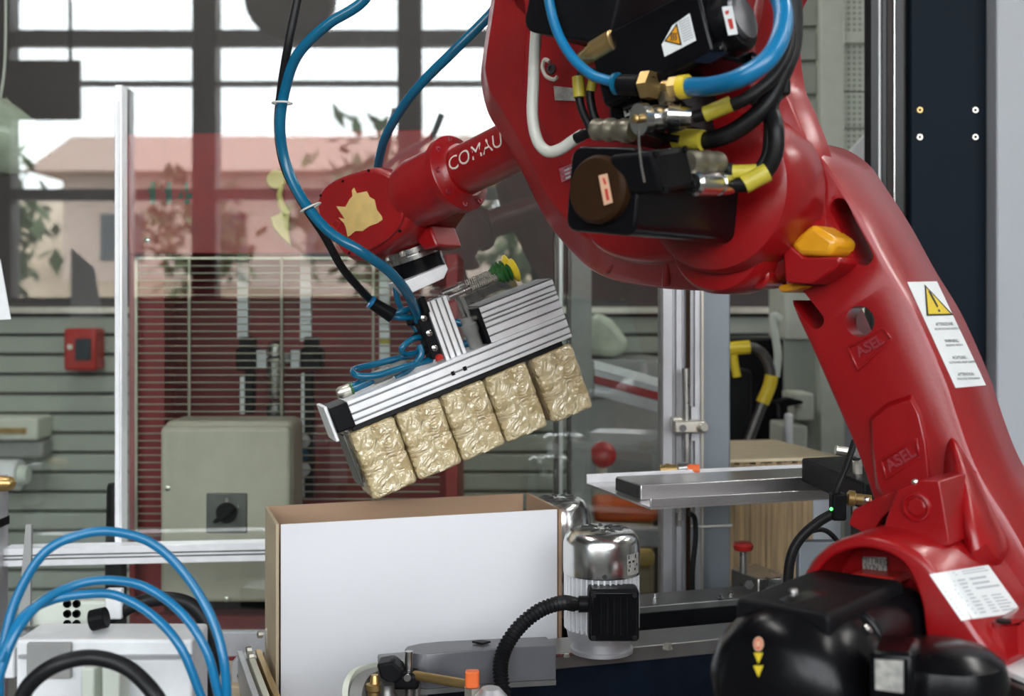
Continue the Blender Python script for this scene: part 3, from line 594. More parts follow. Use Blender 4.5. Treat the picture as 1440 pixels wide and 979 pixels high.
a = o_+e_*.0-f_*.004; MB().prism([Vector((p.x, p.y, .44)) for p in (o_-e_*.03-f_*.03, o_+e_*.26-f_*.03, o_+e_*.26+f_*.33, o_-e_*.03+f_*.33)], (0, 0, .03)).prism([Vector((p.x, p.y, 0)) for p in (o_+e_*.05, o_+e_*.12, o_+e_*.12+f_*.3, o_+e_*.05+f_*.3)], (0, 0, .44)).prism([Vector((p.x, p.y, 0)) for p in (o_+e_*.15, o_+e_*.22, o_+e_*.22+f_*.3, o_+e_*.15+f_*.3)], (0, 0, .44)).build('pallet', 'wood_side', ws)
# ================================================================== robot
RA = math.radians(40); RU = Vector((-math.cos(RA), math.sin(RA), 0)); RN = Vector((-math.sin(RA), -math.cos(RA), 0))
RP = Pl((.425, 1.184, 0), RN)
rob = thing('robot', 'large red six axis robot arm with black motors', 'robot', (.43, 1.19, 0))
def casting(name, m, outline, ref, layers, n=96, closed_smooth=6, parent=None, **k):
    P = RP.ring(outline, ref); P = catmull(P, closed_smooth, True) if closed_smooth else P
    P = resample(P, n); b = MB()
    b.loft([[q+RN*(off-ref) for q in inset(P, RN, d)] for off, d in layers]); return b.build(name, m, parent or rob, **k)
# ---- lower arm
arm_o = [(1105, 415), (1122, 452), (1140, 490), (1175, 570), (1205, 640), (1222, 690), (1238, 740), (1255, 800), (1275, 860), (1330, 890), (1400, 880), (1450, 845), (1448, 790), (1420, 735), (1388, 685), (1366, 640), (1345, 580), (1329, 532), (1290, 443), (1251, 377), (1215, 310), (1182, 258), (1150, 214), (1105, 190), (1065, 205), (1045, 250), (1045, 320), (1070, 375)]
arm = casting('lower_arm', 'robot_red', arm_o, .06, [(-.065, .008), (-.062, .002), (-.057, 0), (.052, 0), (.058, .0015), (.06, .005)], 150, 4)
def capsule(p, q, r, off0, off1, ref=.06, n=10):
    a, b = RP.at(*p, ref), RP.at(*q, ref); d = (b-a).normalized(); s = RN.cross(d); pts = []
    for k in range(n+1): t = math.pi*k/n; pts.append(b+d*(r*math.sin(t))+s*(r*math.cos(t)))
    for k in range(n+1): t = math.pi*k/n; pts.append(a-d*(r*math.sin(t))-s*(r*math.cos(t)))
    return MB().prism([x+RN*(off0-ref) for x in pts], RN*(off1-off0))
hc = RP.at(1209, 452, .06)
cut(arm, [capsule((1180, 292), (1215, 360), .0095, .01, .1), capsule((1113, 408), (1147, 450), .009, .01, .1),
          MB().prism([x for x in RP.ring([(1150, 425), (1190, 380), (1222, 385), (1300, 545), (1262, 620), (1225, 600)], .035)], -RN*.15),
          MB().lathe(hc-RN*.12, RN, [(0, .0150), (.2, .0150)], 28)])
def hull(name, m, pts, parent, **k):
    bm = bmesh.new(); [bm.verts.new(p) for p in pts]; r_ = bmesh.ops.convex_hull(bm, input=bm.verts); bm.verts.ensure_lookup_table(); bm.verts.index_update()
    keep = [f for f in bm.faces]; b = MB(); b.add([v.co.copy() for v in bm.verts], [tuple(v.index for v in f.verts) for f in keep]); bm.free(); return b.build(name, m, parent, **k)
po_ = [(1226, 592), (1250, 572), (1280, 562), (1292, 585), (1300, 620), (1306, 672), (1290, 690), (1244, 700), (1234, 680), (1228, 630)]
pc_ = (1262, 632)
hull('web_pad', 'robot_red', [RP.at(x, y, .0665) for x, y in po_]+[RP.at(pc_[0]+(x-pc_[0])*1.14, pc_[1]+(y-pc_[1])*1.14, .058) for x, y in po_], rob, bevel=.004, seg=3, smooth=50)
af = hull('arm_fillet', 'robot_red', [RP.at(x, y, o_) for x, y, o_ in ((1308, 555, .045), (1334, 575, .045), (1408, 705, .03), (1452, 800, .03), (1330, 810, .03), (1322, 690, .03), (1405, 812, .15), (1360, 812, .15), (1362, 690, .088))], rob, smooth=80)
sm = af.modifiers.new('round', 'SUBSURF'); sm.levels = 2; sm.render_levels = 3
def frame_emboss(name, quad, off, txt, size, ang):
    P = RP.ring(quad, off); fr_ = MB(); w_ = .0022
    for i in range(4):
        a, b = P[i], P[(i+1) % 4]; d = (b-a).normalized(); s = RN.cross(d)*w_*.5
        fr_.prism([a-s, b-s, b+s, a+s], RN*.0016)
    o = fr_.build(name, 'robot_red', rob, bevel=.0006, seg=1, label='raised cast foundry mark in a frame')
    c = sum(P, Vector())/4; d = (P[1]-P[0]).normalized(); up_ = d.cross(RN)*-1; up_ = RN.cross(d)
    if up_.z < 0: up_ = -up_
    text_mb(txt, size, lambda x, y: c+d*x+up_*y+RN*.0012, bold=.0004).build('cast_letters', 'deep_red', o)
frame_emboss('foundry_mark', [(1193, 489), (1242, 461), (1254, 477), (1207, 521)], .0605, 'ASEL', .014, 0)
frame_emboss('foundry_mark', [(1240, 648), (1289, 617), (1293, 643), (1247, 674)], .0668, 'ASEL', .015, 0)
# warning label on the outer flank of the arm
FS = Surf(arm); LQ = [(1275, 397), (1317, 396), (1386, 542), (1343, 546)]
lb = FS.grid(LQ, 4, 16, .0005).build('warning_label', 'white_label', rob, label='white warning label with yellow triangle', smooth=80)
FS.grid([(1299, 401), (1299.6, 401), (1340, 444), (1302, 445)], 6, 6, .0009).build('triangle_border', 'print_black', lb)
FS.grid([(1301, 405.5), (1301.4, 405.5), (1335, 442), (1304, 442.6)], 6, 6, .0013).build('triangle', 'label_yellow', lb)
FS.grid([(1303.5, 411), (1306, 410), (1317.5, 432), (1316, 434)], 1, 4, .0017).build('exclamation_mark', 'print_black', lb)
FS.grid([(1316.5, 436.5), (1319, 436), (1320.5, 439.5), (1318, 440)], 1, 1, .0017).build('exclamation_dot', 'print_black', lb)
for (t, c, s_, kx) in (('ATTENZIONE :', (1328, 456.5), 6.4, .62), ('RISCHIO DI SCHIACCIAMENTO', (1331, 463), 4.2, .60), ('WARNING :', (1338, 480), 6.4, .62), ('CRUSHING HAZARD', (1341, 486), 4.2, .62), ('ACHTUNG :', (1349, 503.5), 6.4, .62), ('QUETSCHUNG NICHT GREIFEN', (1352, 510), 4.2, .62), ('ATTENTION :', (1358, 527), 6.4, .62), ('RISQUE DE COINCEMENT', (1361, 533), 4.2, .66)):
    text_mb(t, s_, lambda x, y: FS.at(c[0]+x*kx-.42*y, c[1]-y-.02*x, .0009) or FS.at(*c, .0009)).build('label_text', 'print_black', lb)
# ---- shoulder
sh_o = [(1124, 830), (1134, 797), (1160, 769), (1200, 753), (1240, 756), (1283, 773), (1312, 798), (1345, 845), (1375, 890), (1396, 925), (1400, 990), (1385, 1080), (1160, 1080), (1124, 980), (1118, 900)]
SO = .2
sh = casting('shoulder', 'robot_red', sh_o, SO, [(-.03, .004), (-.02, 0), (SO-.006, 0), (SO-.001, .003), (SO, .007)], 110, 4)
cut(sh, [MB().prism([q-RN*.06 for q in inset(resample(catmull(RP.ring([(1140, 835), (1148, 806), (1170, 783), (1205, 771), (1240, 775), (1270, 792), (1290, 830), (1300, 880), (1300, 1000), (1160, 1000), (1138, 900)], SO), 4, True), 60), RN, .0)], RN*.08)])
sb_ = sh.modifiers.new('bevel', 'BEVEL'); sb_.width = .002; sb_.segments = 2; sb_.limit_method = 'ANGLE'; sb_.angle_limit = math.radians(40)
RI = SO-.055
pl_ = slab(MB(), RP.ring([(1214, 783), (1247, 784), (1248, 806), (1215, 804)], RI), RN, .002).build('type_plate', 'grey_label', rob)
for t, c in (('MITRED', (1231, 789.5)), ('SYN.T', (1230, 799))): text_mb(t, .0075, lambda x, y: RP.at(c[0], c[1], RI+.0026)-RU*x+Z*y).build('plate_text', 'print_black', pl_)
casting('inner_ledge', 'bright_red', [(1160, 822), (1200, 806), (1255, 812), (1262, 824), (1200, 818), (1166, 832)], SO-.03, [(SO-.07, 0), (SO-.03, 0)], 40, 0, bevel=.002)
# lug with plug and stop
lg = casting('stop_lug', 'robot_red', [(1262, 688), (1296, 675), (1321, 677), (1336, 768), (1238, 768), (1246, 730)], .15, [(.03, 0), (.15, 0)], 60, 0, bevel=.003)
MB().lathe(RP.at(1289, 713, .15)-RN*.001, RN, [(0, .0135), (.003, .0125), (.0035, .0105), (.0015, .0095), (.0015, .0085), (.003, .007)], 28).build('plug', 'robot_red', lg)
casting('stop_block', 'robot_red', [(1193, 737), (1200, 717), (1250, 692), (1266, 690), (1268, 705), (1240, 728), (1226, 750), (1212, 749)], .13, [(.06, 0), (.13, 0)], 60, 0, bevel=.003)
MB().cyl(RP.at(1234, 733, .11), RP.at(1252, 728, .11), .009).build('stop_pin', 'black_plastic', rob)
for q in ((1287, 678), (1219, 703)): MB().sphere(RP.at(*q, .148), .003).build('bolt', 'chrome', rob)
# rating label on the sloping flank of the shoulder
SS = Surf(sh); LQ = [(1307, 808), (1389, 795), (1437, 862), (1352, 873)]
lb2 = SS.grid(LQ, 10, 10, .0006).build('rating_label', 'white_label', rob, label='white printed rating label on sloping flank', smooth=80)
tb_ = MB(); rn_ = random.Random(4); L2 = [Vector((a, b, 0)) for a, b in LQ]
def lpx(s_, t_): return L2[0].lerp(L2[1], s_).lerp(L2[3].lerp(L2[2], s_), t_)
for (s0_, s1_, t0_, t1_, rows) in ((.05, .42, .04, .14, 2), (.5, .96, .04, .14, 2), (.06, .30, .2, .96, 9), (.34, .48, .2, .96, 10), (.54, .95, .2, .5, 3), (.54, .66, .58, .96, 6), (.70, .95, .58, .96, 6)):
    for r_i in range(rows):
        y0_ = t0_+(t1_-t0_)*r_i/rows; y1_ = y0_+(t1_-t0_)/rows*.4; e_x = s1_-(s1_-s0_)*rn_.uniform(0, .35); pp = [lpx(s0_, y0_), lpx(e_x, y0_), lpx(e_x, y1_), lpx(s0_, y1_)]
        hh = [SS.at(p.x, p.y, .0012) for p in pp]
        if None not in hh: tb_.add(hh, [(0, 1, 2, 3)])
tb_.build('label_print', 'print_grey', lb2)
casting('mount_boss', 'robot_red', [(1382, 880), (1410, 872), (1438, 872), (1440, 925), (1408, 940), (1392, 915)], .17, [(.05, .0), (.165, 0), (.17, .004)], 50, 0)
MB().lathe(RP.at(1411, 877, .17)+Z*.001, Z, [(0, .006), (.002, .006)], 12).build('boss_plug', 'black_plastic', rob)
slab(MB(), [V(1396, 935, .98), V(1440, 922, 1.02), V(1480, 930, 1.0), V(1450, 958, .94)], Z, -.004).build('base_plate_label', 'white_label', rob, label='white sticker on grey base plate')
slab(MB(), [V(1380, 938, .985)-Z*.005, V(1440, 915, 1.05)-Z*.005, V(1500, 930, 1.0)-Z*.005, V(1460, 966, .92)-Z*.005], Z, -.012).build('base_plate', 'steel_dark', rob, bevel=.002)
# base under the picture
bc_ = Vector((.47, 1.17, 0))
MB().lathe(bc_, Z, [(0, .26), (.03, .26), (.03, .19), (.42, .16), (.70, .15), (.80, .16), (.83, .16)], 40).build('pedestal', 'robot_red', rob, bevel=.004)
MB().lathe(bc_+Z*.82, Z, [(0, .145), (.05, .145), (.10, .12)], 40).build('turntable', 'robot_red', rob)
# ---- motors
def motor(name, p, ax, L, w_, tilt, m='black_gloss', r=.012):
    e, f = perp(ax); ea = e*math.cos(tilt)+f*math.sin(tilt); eb = -e*math.sin(tilt)+f*math.cos(tilt)
    o = MB().rbar(p, ax, L, ea, eb, w_, w_, r).build(name, m, rob, bevel=.003, seg=3)
    return o, ea, eb
A0 = RP.at(1222, 905, SO-.03); ml = .19
mb0, ea, eb = motor('shoulder_motor', A0, RN, ml*.55, .112, 0, r=.024)
MB().lathe(A0+RN*ml*.5, RN, [(0, .052), (.0, .063), (.008, .065), (.05, .065), (.072, .060), (.086, .050), (.094, .036), (.096, 0.001)], 40).build('end_bell', 'black_gloss', mb0)
for k in range(6):
    a = math.tau*(k+.3)/6; MB().lathe(A0+RN*(ml*.5+.02)+(ea*math.cos(a)+eb*math.sin(a))*.0645, (ea*math.cos(a)+eb*math.sin(a)), [(0, .004), (.003, .004), (.004, .002)], 10).build('screw', 'steel', mb0)
MB().rbar(A0+RN*.02+Z*.054, RN, ml*.75, RU, Z, .08, .02, .006).build('top_cover', 'black_plastic', mb0, bevel=.003)
# hazard stickers on the end bell
bp = A0+RN*(ml*.5+.090)
EP = Pl(bp+RN*.004, RN)
bell = [c for c in mb0.children if c.name.startswith('end_bell')][0]; BS = Surf(bell)
BS.disc(1067, 906, 7, 10).build('round_sticker', 'pink_label', mb0)
BS.disc(1067, 906, 5, 7.5, .001, 20, .72).build('sticker_mark', 'print_red', mb0)
for (y0, y1, hw) in ((918, 933, 6.5), (936, 952, 7)): BS.grid([(1067-hw, y0), (1067+hw, y0), (1067.3, y1), (1066.7, y1)], 3, 4).build('triangle_sticker', 'label_yellow', mb0)
# second motor standing by the base
mc = V(1322, 979, .93); mt, ea, eb = motor('base_motor', mc-Z*.25, Z, .25, .094, math.radians(28), r=.02)
tz = V(1322, 918, .93).z
MB().lathe(Vector((mc.x, mc.y, mc.z-.01)), Z, [(0, .05), (tz-mc.z-.006, .05), (tz-mc.z+.006, .047), (tz-mc.z+.014, .036), (tz-mc.z+.018, .02), (tz-mc.z+.019, .001)], 36).build('dome_cap', 'black_gloss', mt)
MB().box(Vector((mc.x-.003, mc.y, tz+.027)), (.022, .012, .001)).build('cap_sticker', 'pink_label', mt) if False else None
BP = Pl(V(1250, 950, .865), Vector((-.45, -1, 0)))
slab(MB(), BP.ring([(1230, 928), (1270, 930), (1270, 975), (1231, 970)]), -BP.n, .003).build('rating_plate', 'grey_label', mt)
slab(MB(), [BP.at(a, b, -.002) for a, b in ((1222, 915), (1285, 920), (1285, 1020), (1222, 1015))], -BP.n, .05).build('motor_box', 'black_gloss', mt, bevel=.004)
slab(MB(), [V(1345, 940, .90), V(1397, 930, .93), V(1412, 1010, .93), V(1358, 1015, .90)], Y, .05).build('connector_box', 'black_plastic', mt, bevel=.004)
slab(MB(), [V(1341, 936, .902), V(1396, 927, .932), V(1397, 933, .93), V(1344, 942, .90)], Y, .05).build('box_lid_edge', 'steel_dark', mt, bevel=.001)
# ---- elbow casting
el_o = [(706, -90), (692, -20), (682, 40), (675, 90), (674, 116), (684, 160), (708, 200), (733, 246), (765, 310), (798, 351), (832, 382), (880, 399), (960, 408), (1040, 407), (1090, 395), (1140, 345), (1140, 230), (1118, 160), (1098, 110), (1090, 20), (1085, -90)]
el = casting('elbow_casting', 'robot_red', el_o, .085, [(.03, .004), (.034, 0), (.08, 0), (.085, .003), (.088, .009), (.118, .038), (.121, .043)], 170, 5)
casting('elbow_cover', 'robot_red', [(745, -90), (740, 30), (736, 120), (744, 152), (775, 205), (796, 255), (818, 315), (846, 352), (900, 368), (980, 362), (1050, 350), (1085, 300), (1085, 180), (1060, 100), (1050, -90)], .118, [(.10, -.004), (.118, 0), (.122, .004), (.123, .008)], 120, 5)
MB().lathe(RP.at(1046, 272, .085)-RN*.085, RN, [(.0, .070), (.062, .070), (.066, .080), (.072, .083), (.135, .083), (.145, .079), (.15, .070), (.152, .05)], 56).build('elbow_drum', 'robot_red', rob)
dr = RP.at(1050, 340, .07)
MB().lathe(RP.at(1046, 338, .07)-RN*.0, RN, [(0, .056), (.05, .056), (.056, .052), (.058, .04)], 48).build('lower_hub', 'robot_red', rob)
# ribs along the lower lip
for i, ((x0, y0), (x1, y1)) in enumerate((((936, 362), (933, 404)), ((990, 350), (1000, 404)), ((880, 350), (850, 385)))):
    a, b = RP.at(x0, y0, .112), RP.at(x1, y1, .09); d = RU*.004
    MB().prism([a-d, a+d, b+d, b-d], -RN*.03).build('rib', 'robot_red', rob, bevel=.002)
MB().lathe(RP.at(1013, 338, .125), RN, [(0, .009), (.010, .009), (.010, .0065), (.004, .006)], 20).build('grease_plug', 'steel_dark', rob)
MB().lathe(RP.at(1044, 322, .14), RN, [(-.02, .004), (.006, .004), (.008, .0025)], 12).build('bolt', 'steel', rob)
MB().lathe(RP.at(1068, 388, .095), RN, [(-.03, .013), (.004, .013), (.006, .010), (.004, .007), (.006, .005)], 20).build('drain_plug', 'robot_red', rob)
# amber bumper and red stop between casting and arm
MB().prism(RP.ring([(1108, 342), (1142, 314), (1177, 338), (1168, 361), (1122, 360)], .10), -RN*.05).build('amber_bumper', 'amber_plastic', rob, bevel=.006, seg=3)
st_ = casting('bumper_stop', 'robot_red', [(1100, 352), (1112, 345), (1130, 362), (1178, 361), (1182, 368), (1172, 380), (1140, 400), (1104, 398)], .10, [(.03, 0), (.10, 0)], 60, 0, bevel=.003)
MB().prism(RP.ring([(1092, 402), (1110, 398), (1132, 402), (1115, 409), (1096, 412)], .08), -RN*.04).build('amber_pad', 'amber_plastic', rob, bevel=.003)
# ---- elbow motors
m1, ea, eb = motor('elbow_motor', RP.at(1012, 288, .12), RN, .20, .076, math.radians(6), r=.012)
ca = RP.at(1012, 288, .12)+RN*.2
MB().lathe(ca, RN, [(-.004, .030), (.008, .030), (.012, .027), (.013, .001)], 36).build('end_cap', 'brown_cap', m1)
CP = Pl(ca+RN*.0136, RN)
s1 = slab(MB(), CP.ring([(842, 247), (854, 244), (862, 285), (850, 289)]), RN, .0006).build('cap_sticker', 'pink_label', m1)
MB().add(CP.ring([(847, 251), (850, 250), (853, 259), (850, 260)], .0009), [(0, 1, 2, 3)]).add(CP.ring([(850, 266), (854, 265), (857, 281), (853, 282)], .0009), [(0, 1, 2, 3)]).build('sticker_print', 'print_red', s1)
# connector box on the flank of the motor
SP = Pl(RP.at(1012, 288, .12)-RU*.062, -RU)
cb = slab(MB(), SP.ring([(917, 213), (966, 206), (980, 262), (931, 272)]), RU, .045).build('connector_box', 'black_plastic', m1, bevel=.004)
for q in ((921, 217), (962, 210), (975, 258), (935, 267)): MB().lathe(SP.at(*q), -RU, [(0, .003), (.002, .003)], 8).build('lid_screw', 'black_gloss', cb)
def connector(name, p, q, prof, m, parent, seg=18):
    d = q-p; return MB().lathe(p, d, [(t*d.length, r) for t, r in prof], seg).build(name, m, parent)
wav = [(0, .010), (.1, .0115), (.25, .0115), (.3, .010), (.45, .010), (.5, .0115), (.62, .0115), (.66, .0098), (.8, .0098), (.84, .0108), (.95, .0105), (1, .008)]
q_ = lambda px, py, off: RP.at(px, py, off)
k1 = connector('plug_connector', q_(966, 229, .26), q_(1012, 229, .205), wav, 'olive_metal', cb)
k2 = connector('plug_connector', q_(973, 258, .265), q_(1030, 259, .195), [(0, .009), (.05, .0115), (.5, .0115), (.52, .0095), (.6, .0095), (.62, .0108), (.8, .0108), (.95, .0095), (1, .006)], 'chrome', cb)
# axis motor along the forearm
WB = math.radians(16); FW = (RU*math.cos(WB)-Z*math.sin(WB)).normalized(); FUP = (Z*math.cos(WB)+RU*math.sin(WB)).normalized()
pm = RP.at(1020, 36, .21)
m2, ea, eb = motor('forearm_motor', pm, FW, .125, .070, 0, r=.008)
MB().lathe(pm, -FW, [(0, .030), (.012, .030), (.016, .028), (.017, .021), (.017, .001)], 36).build('end_cap', 'black_plastic', m2)
MB().lathe(pm-FW*.017, -FW, [(0, .022), (.004, .021), (.005, .001)], 30).build('cap_disc', 'cover_grey', m2)
QP = Pl(pm-FW*.0226, -FW)
s2 = slab(MB(), QP.ring([(1015, 10), (1029, 8), (1037, 48), (1024, 50)]), -FW, .0005).build('cap_sticker', 'white_label', m2)
MB().add(QP.ring([(1019, 16), (1025, 14), (1025, 19), (1021, 21)], .0008), [(0, 1, 2, 3)]).add(QP.ring([(1023, 27), (1029, 26), (1032, 40), (1027, 41)], .0008), [(0, 1, 2, 3)]).build('sticker_print', 'print_red', s2)
for sx in (-1, 1):
    for sy in (-1, 1): MB().lathe(pm+ea*sx*.029+eb*sy*.029, -FW, [(0, .006), (.006, .006), (.008, .004)], 10).build('corner_screw', 'black_gloss', m2)
NP = Pl(pm+RN*.0354, RN)
s3 = slab(MB(), NP.ring([(931, 63), (946, 36), (970, 19), (979, 57), (935, 80)]), RN, .0006).build('hot_surface_label', 'white_label', m2, label='white label with orange hot surface triangle')
MB().add(NP.ring([(934, 58), (952, 32), (959, 64)], .0012), [(0, 1, 2)]).build('triangle_border', 'print_black', s3)
MB().add(NP.ring([(937, 57), (951, 36.5), (956, 61.5)], .0016), [(0, 1, 2)]).build('triangle', 'label_orange', s3)
wv = MB()
for k in range(3): wv.tube(NP.ring([(943+3.4*k, 57), (945+3.2*k, 53), (943.5+3.2*k, 50), (946+2.8*k, 46)], .0018), .0006, 5, 4)
wv.build('heat_mark', 'print_black', s3)
t_ = MB(); dash_lines(t_, NP.ring([(953, 31), (969, 23), (976, 55), (961, 62)], .0012), 9, .05, .98, .02, .98, .4, 8, 1); t_.build('label_print', 'print_grey', s3)
slab(MB(), NP.ring([(976, 88), (1000, 74), (1028, 74), (1000, 90)], -.004), RN, .003).build('rating_plate', 'navy', m2)
MB().bb(0, 0, 0, 0, 0, 0) if False else None
m3, ea3, eb3 = motor('roll_motor', RP.at(915, 8, .11), RN, .13, .112, math.radians(16), 'black_plastic', r=.014)
# brass gland, pneumatic block and sockets in the dress pack
connector('brass_gland', q_(865, 57, .24), q_(818, 84, .24), [(0, .008), (.02, .0115), (.6, .0115), (.62, .009), (.75, .009), (.77, .0082), (1, .0075)], 'brass', m3)
jb = MB().prism(RP.ring([(852, 132), (935, 88), (962, 180), (860, 200)], .21), -RN*.085).build('junction_block', 'black_plastic', rob, bevel=.004)
slab(MB(), RP.ring([(876, 150), (903, 137), (906, 153), (879, 165)], .211), RN, .0006).build('block_label', 'white_label', jb)
t_ = MB(); dash_lines(t_, RP.ring([(876, 150), (903, 137), (906, 153), (879, 165)], .2122), 2, .1, .9, .15, .95, .45, 2, 3); t_.build('block_print', 'print_black', jb)
MB().prism(RP.ring([(906, 100), (934, 88), (962, 178), (942, 182)], .235), -RN*.006).build('bracket_plate', 'olive_metal', jb, bevel=.001)
connector('bulkhead_fitting', q_(862, 119, .25), q_(918, 120, .25), [(0, .006), (.2, .008), (.22, .010), (.7, .010), (.72, .008), (1, .008)], 'black_plastic', jb)
MB().lathe(q_(868, 118, .25), RU, [(-.002, .0108), (.002, .0108)], 20).build('blue_ring', 'blue_hose', jb)
MB().lathe(q_(914, 120, .25), RU, [(-.004, .014), (.006, .014)], 6).build('brass_nut', 'brass', jb)
connector('hose_barb', q_(932, 121, .25), q_(948, 122, .25), [(0, .005), (1, .006)], 'brass', jb)
MB().lathe(q_(955, 122, .25), RU, [(-.009, .010), (.008, .010)], 6).build('hose_nut', 'brass', jb)
MB().lathe(q_(963, 122, .25), RU, [(-.004, .0108), (.005, .0108)], 20).build('yellow_ring', 'yellow_plastic', jb)
MB().lathe(q_(898, 168, .27), (q_(925, 166, .25)-q_(898, 168, .27)), [(0, .0145), (.008, .0145), (.008, .009), (.016, .012), (.03, .012), (.034, .015), (.046, .015)], 24).build('round_socket', 'chrome', jb)
MB().lathe(q_(898, 168, .27), RN, [(0, .004), (.006, .004), (.007, .002)], 12).build('socket_pin', 'brass', jb)
connector('plug_connector', q_(940, 163, .25), q_(972, 164, .24), [(0, .0105), (.45, .0105), (.47, .0115), (.53, .0115), (.55, .0095), (1, .009)], 'chrome', jb)
connector('plug_connector', q_(890, 184, .25), q_(834, 182, .25), wav, 'olive_metal', jb)
ch = MB()
for k in range(26): t = k/25; p = q_(898+8*t*t, 180+75*t, .285+.06*min(1, t*3)); ch.sphere(p, .0011, seg=6, rings=4)
ch.build('bead_chain', 'chrome', jb, kind='stuff')
# labels on the casting
s4 = slab(MB(), RP.ring([(779, 121), (808, 124), (809, 142), (781, 141)], .124), RN, .0008).build('serial_plate', 'grey_label', rob)
s5 = slab(MB(), RP.ring([(790, 238), (817, 227), (820, 246), (794, 257)], .119), RN, .0055).build('serial_plate', 'red_label', rob)
t_ = MB(); dash_lines(t_, RP.ring([(790, 238), (817, 227), (820, 246), (794, 257)], .1252), 3, .1, .9, .1, .95, .5, 4, 2); t_.build('plate_print', 'print_grey', s5)
MB().tube(RP.ring([(773, 87), (766, 84), (763, 95), (768, 107), (779, 112), (784, 108)], .124), .0024).build('cast_arc', 'print_white', rob)
MB().lathe(RP.at(776, 97, .123), RN, [(0, .006), (.002, .006), (.002, .0035), (-.002, .0035)], 16).build('tapped_hole', 'steel_dark', rob)
# ---- forearm and wrist
fa_ = RP.at(770, 182, .02); fl_ = RP.at(638, 247, .02); FW = (fl_-fa_).normalized(); FUP = FW.cross(RN).normalized(); FUP = FUP if FUP.z > 0 else -FUP; FN_ = FUP.cross(FW); FN_ = FN_ if FN_.dot(RN) > 0 else -FN_
ft = (fl_-fa_).length
MB().lathe(fa_-FW*.02, FW, [(0, .033), (ft+.02, .033)], 40).build('forearm_tube', 'robot_red', rob)
fr_ = MB().lathe(fl_-FW*.012, FW, [(-.010, .036), (-.004, .040), (0, .050), (.002, .052), (.012, .052), (.014, .049), (.016, .046), (.04, .046), (.075, .047), (.09, .044)], 48).build('wrist_flange', 'robot_red', rob)
for k in range(9):
    a = math.tau*k/9+.2; d = FUP*math.cos(a)+FN_*math.sin(a); MB().lathe(fl_-FW*.012+d*.0445, -FW, [(0, .0042), (.003, .0042), (.003, .002), (.001, .002)], 10).build('flange_bolt', 'deep_red', fr_)
tc_ = RP.at(666, 231, .02); rr = .0336
TS = (RP.at(670, 224, .053)-fl_).dot(-FW)
txt = text_mb('COMAU', .027, lambda x, y: (fl_-FW*(TS+x*.95))+(FN_*math.cos((y+.002)/rr)+FUP*math.sin((y+.002)/rr))*rr)
txt.build('arm_lettering', 'print_white', rob, label='white outlined capital lettering on forearm')
wr_o = [(447, 287), (453, 266), (470, 251), (515, 236), (540, 237), (560, 249), (572, 274), (575, 300), (566, 325), (546, 345), (520, 360), (500, 367), (485, 361), (470, 341), (452, 313)]
wst = casting('wrist_housing', 'robot_red', wr_o, .05, [(-.055, .01), (-.05, .002), (-.045, 0), (.042, 0), (.047, .002), (.05, .006)], 110, 5)
wc = casting('wrist_cover', 'robot_red', wr_o, .05, [(.048, .006), (.054, .006), (.0555, .008)], 110, 5)
for q in ((519, 240), (483, 255), (452, 275), (561, 272), (563, 325), (492, 356), (456, 310)): MB().lathe(RP.at(*q, .0545), RN, [(0, .0022), (.0018, .0022)], 8).build('cover_screw', 'black_plastic', wc)
casting('wrist_fork', 'robot_red', [(545, 245), (596, 226), (612, 240), (618, 275), (600, 296), (585, 318), (560, 335), (545, 300)], .03, [(-.05, .004), (-.046, 0), (.025, 0), (.03, .004)], 60, 0)
MB().prism(RP.ring([(574, 326), (604, 316), (615, 346), (596, 352)], .01), -RN*.05).build('wrist_lug', 'robot_red', rob, bevel=.003)
zz_ = random.Random(5); sc_ = []
for k, (a, b) in enumerate(((498, 264), (502, 272), (516, 269), (520, 277), (527, 281), (530, 295), (537, 304), (538, 309), (531, 314), (520, 318), (510, 325), (500, 325), (493, 331), (489, 333), (487, 322), (484, 314), (476, 306), (485, 308), (473, 290), (486, 291), (492, 280), (496, 276), (495, 268))): sc_.append((a, b))
slab(MB(), RP.ring(sc_, .0556), RN, .0005).build('worn_paint_patch', 'scuff_yellow', wst, label='ragged yellow worn paint patch')
MB().tube(RP.ring([(470, 320), (466, 316), (472, 310), (478, 314), (474, 322), (470, 320)], .0556), .0007, 5, 4).build('cast_square', 'bright_red', wc)
for q in ((604, 216), (612, 224)): MB().lathe(RP.at(*q, .0)+Z*-.004, Z, [(0, .004), (.008, .004), (.01, .002)], 10).build('grease_nipple', 'zinc', rob)
# ================================================================== gripper
PH = math.radians(18); H1 = Vector((math.cos(PH), math.sin(PH), 0)); H2 = Vector((-math.sin(PH), math.cos(PH), 0)); T_ = math.radians(20.5)
E1 = H1*math.cos(T_)+Z*math.sin(T_); E3 = -H1*math.sin(T_)+Z*math.cos(T_); E2 = H2
GP = Pl(V(620, 530, 1.655), H2)
gri = thing('gripper', 'tilted aluminium vacuum gripper hanging from the robot wrist', 'gripper', GP.at(640, 520, .03))
O = GP.at(500, 598); gl = lambda a, b, c=0: O+E1*a+E2*b+E3*c           # along, depth, up
px = lambda x, y, off=0: ((GP.at(x, y, off)-O).dot(E1), (GP.at(x, y, off)-O).dot(E3))
BL = px(803, 468)[0]; BH = .034; BDp = .066
MB().profile(O, E1, BL, E2, E3, BDp, BH, sa=(.02, .046), sb=(.006, .0155, .0275), gw=.0022, gd=.002).build('bar_profile', 'alu', gri, bevel=.0005, seg=1)
MB().box(gl(-.013, BDp/2-.001, BH/2-.001), (.026, BDp+.001, BH+.001), (E1, E2, E3)).build('end_cap', 'black_plastic', gri, bevel=.002)
MB().box(gl(-.0285, BDp/2+.005, .012), (.005, BDp-.004, .050), (E1, E2, E3)).build('end_plate', 'alu', gri, bevel=.001)
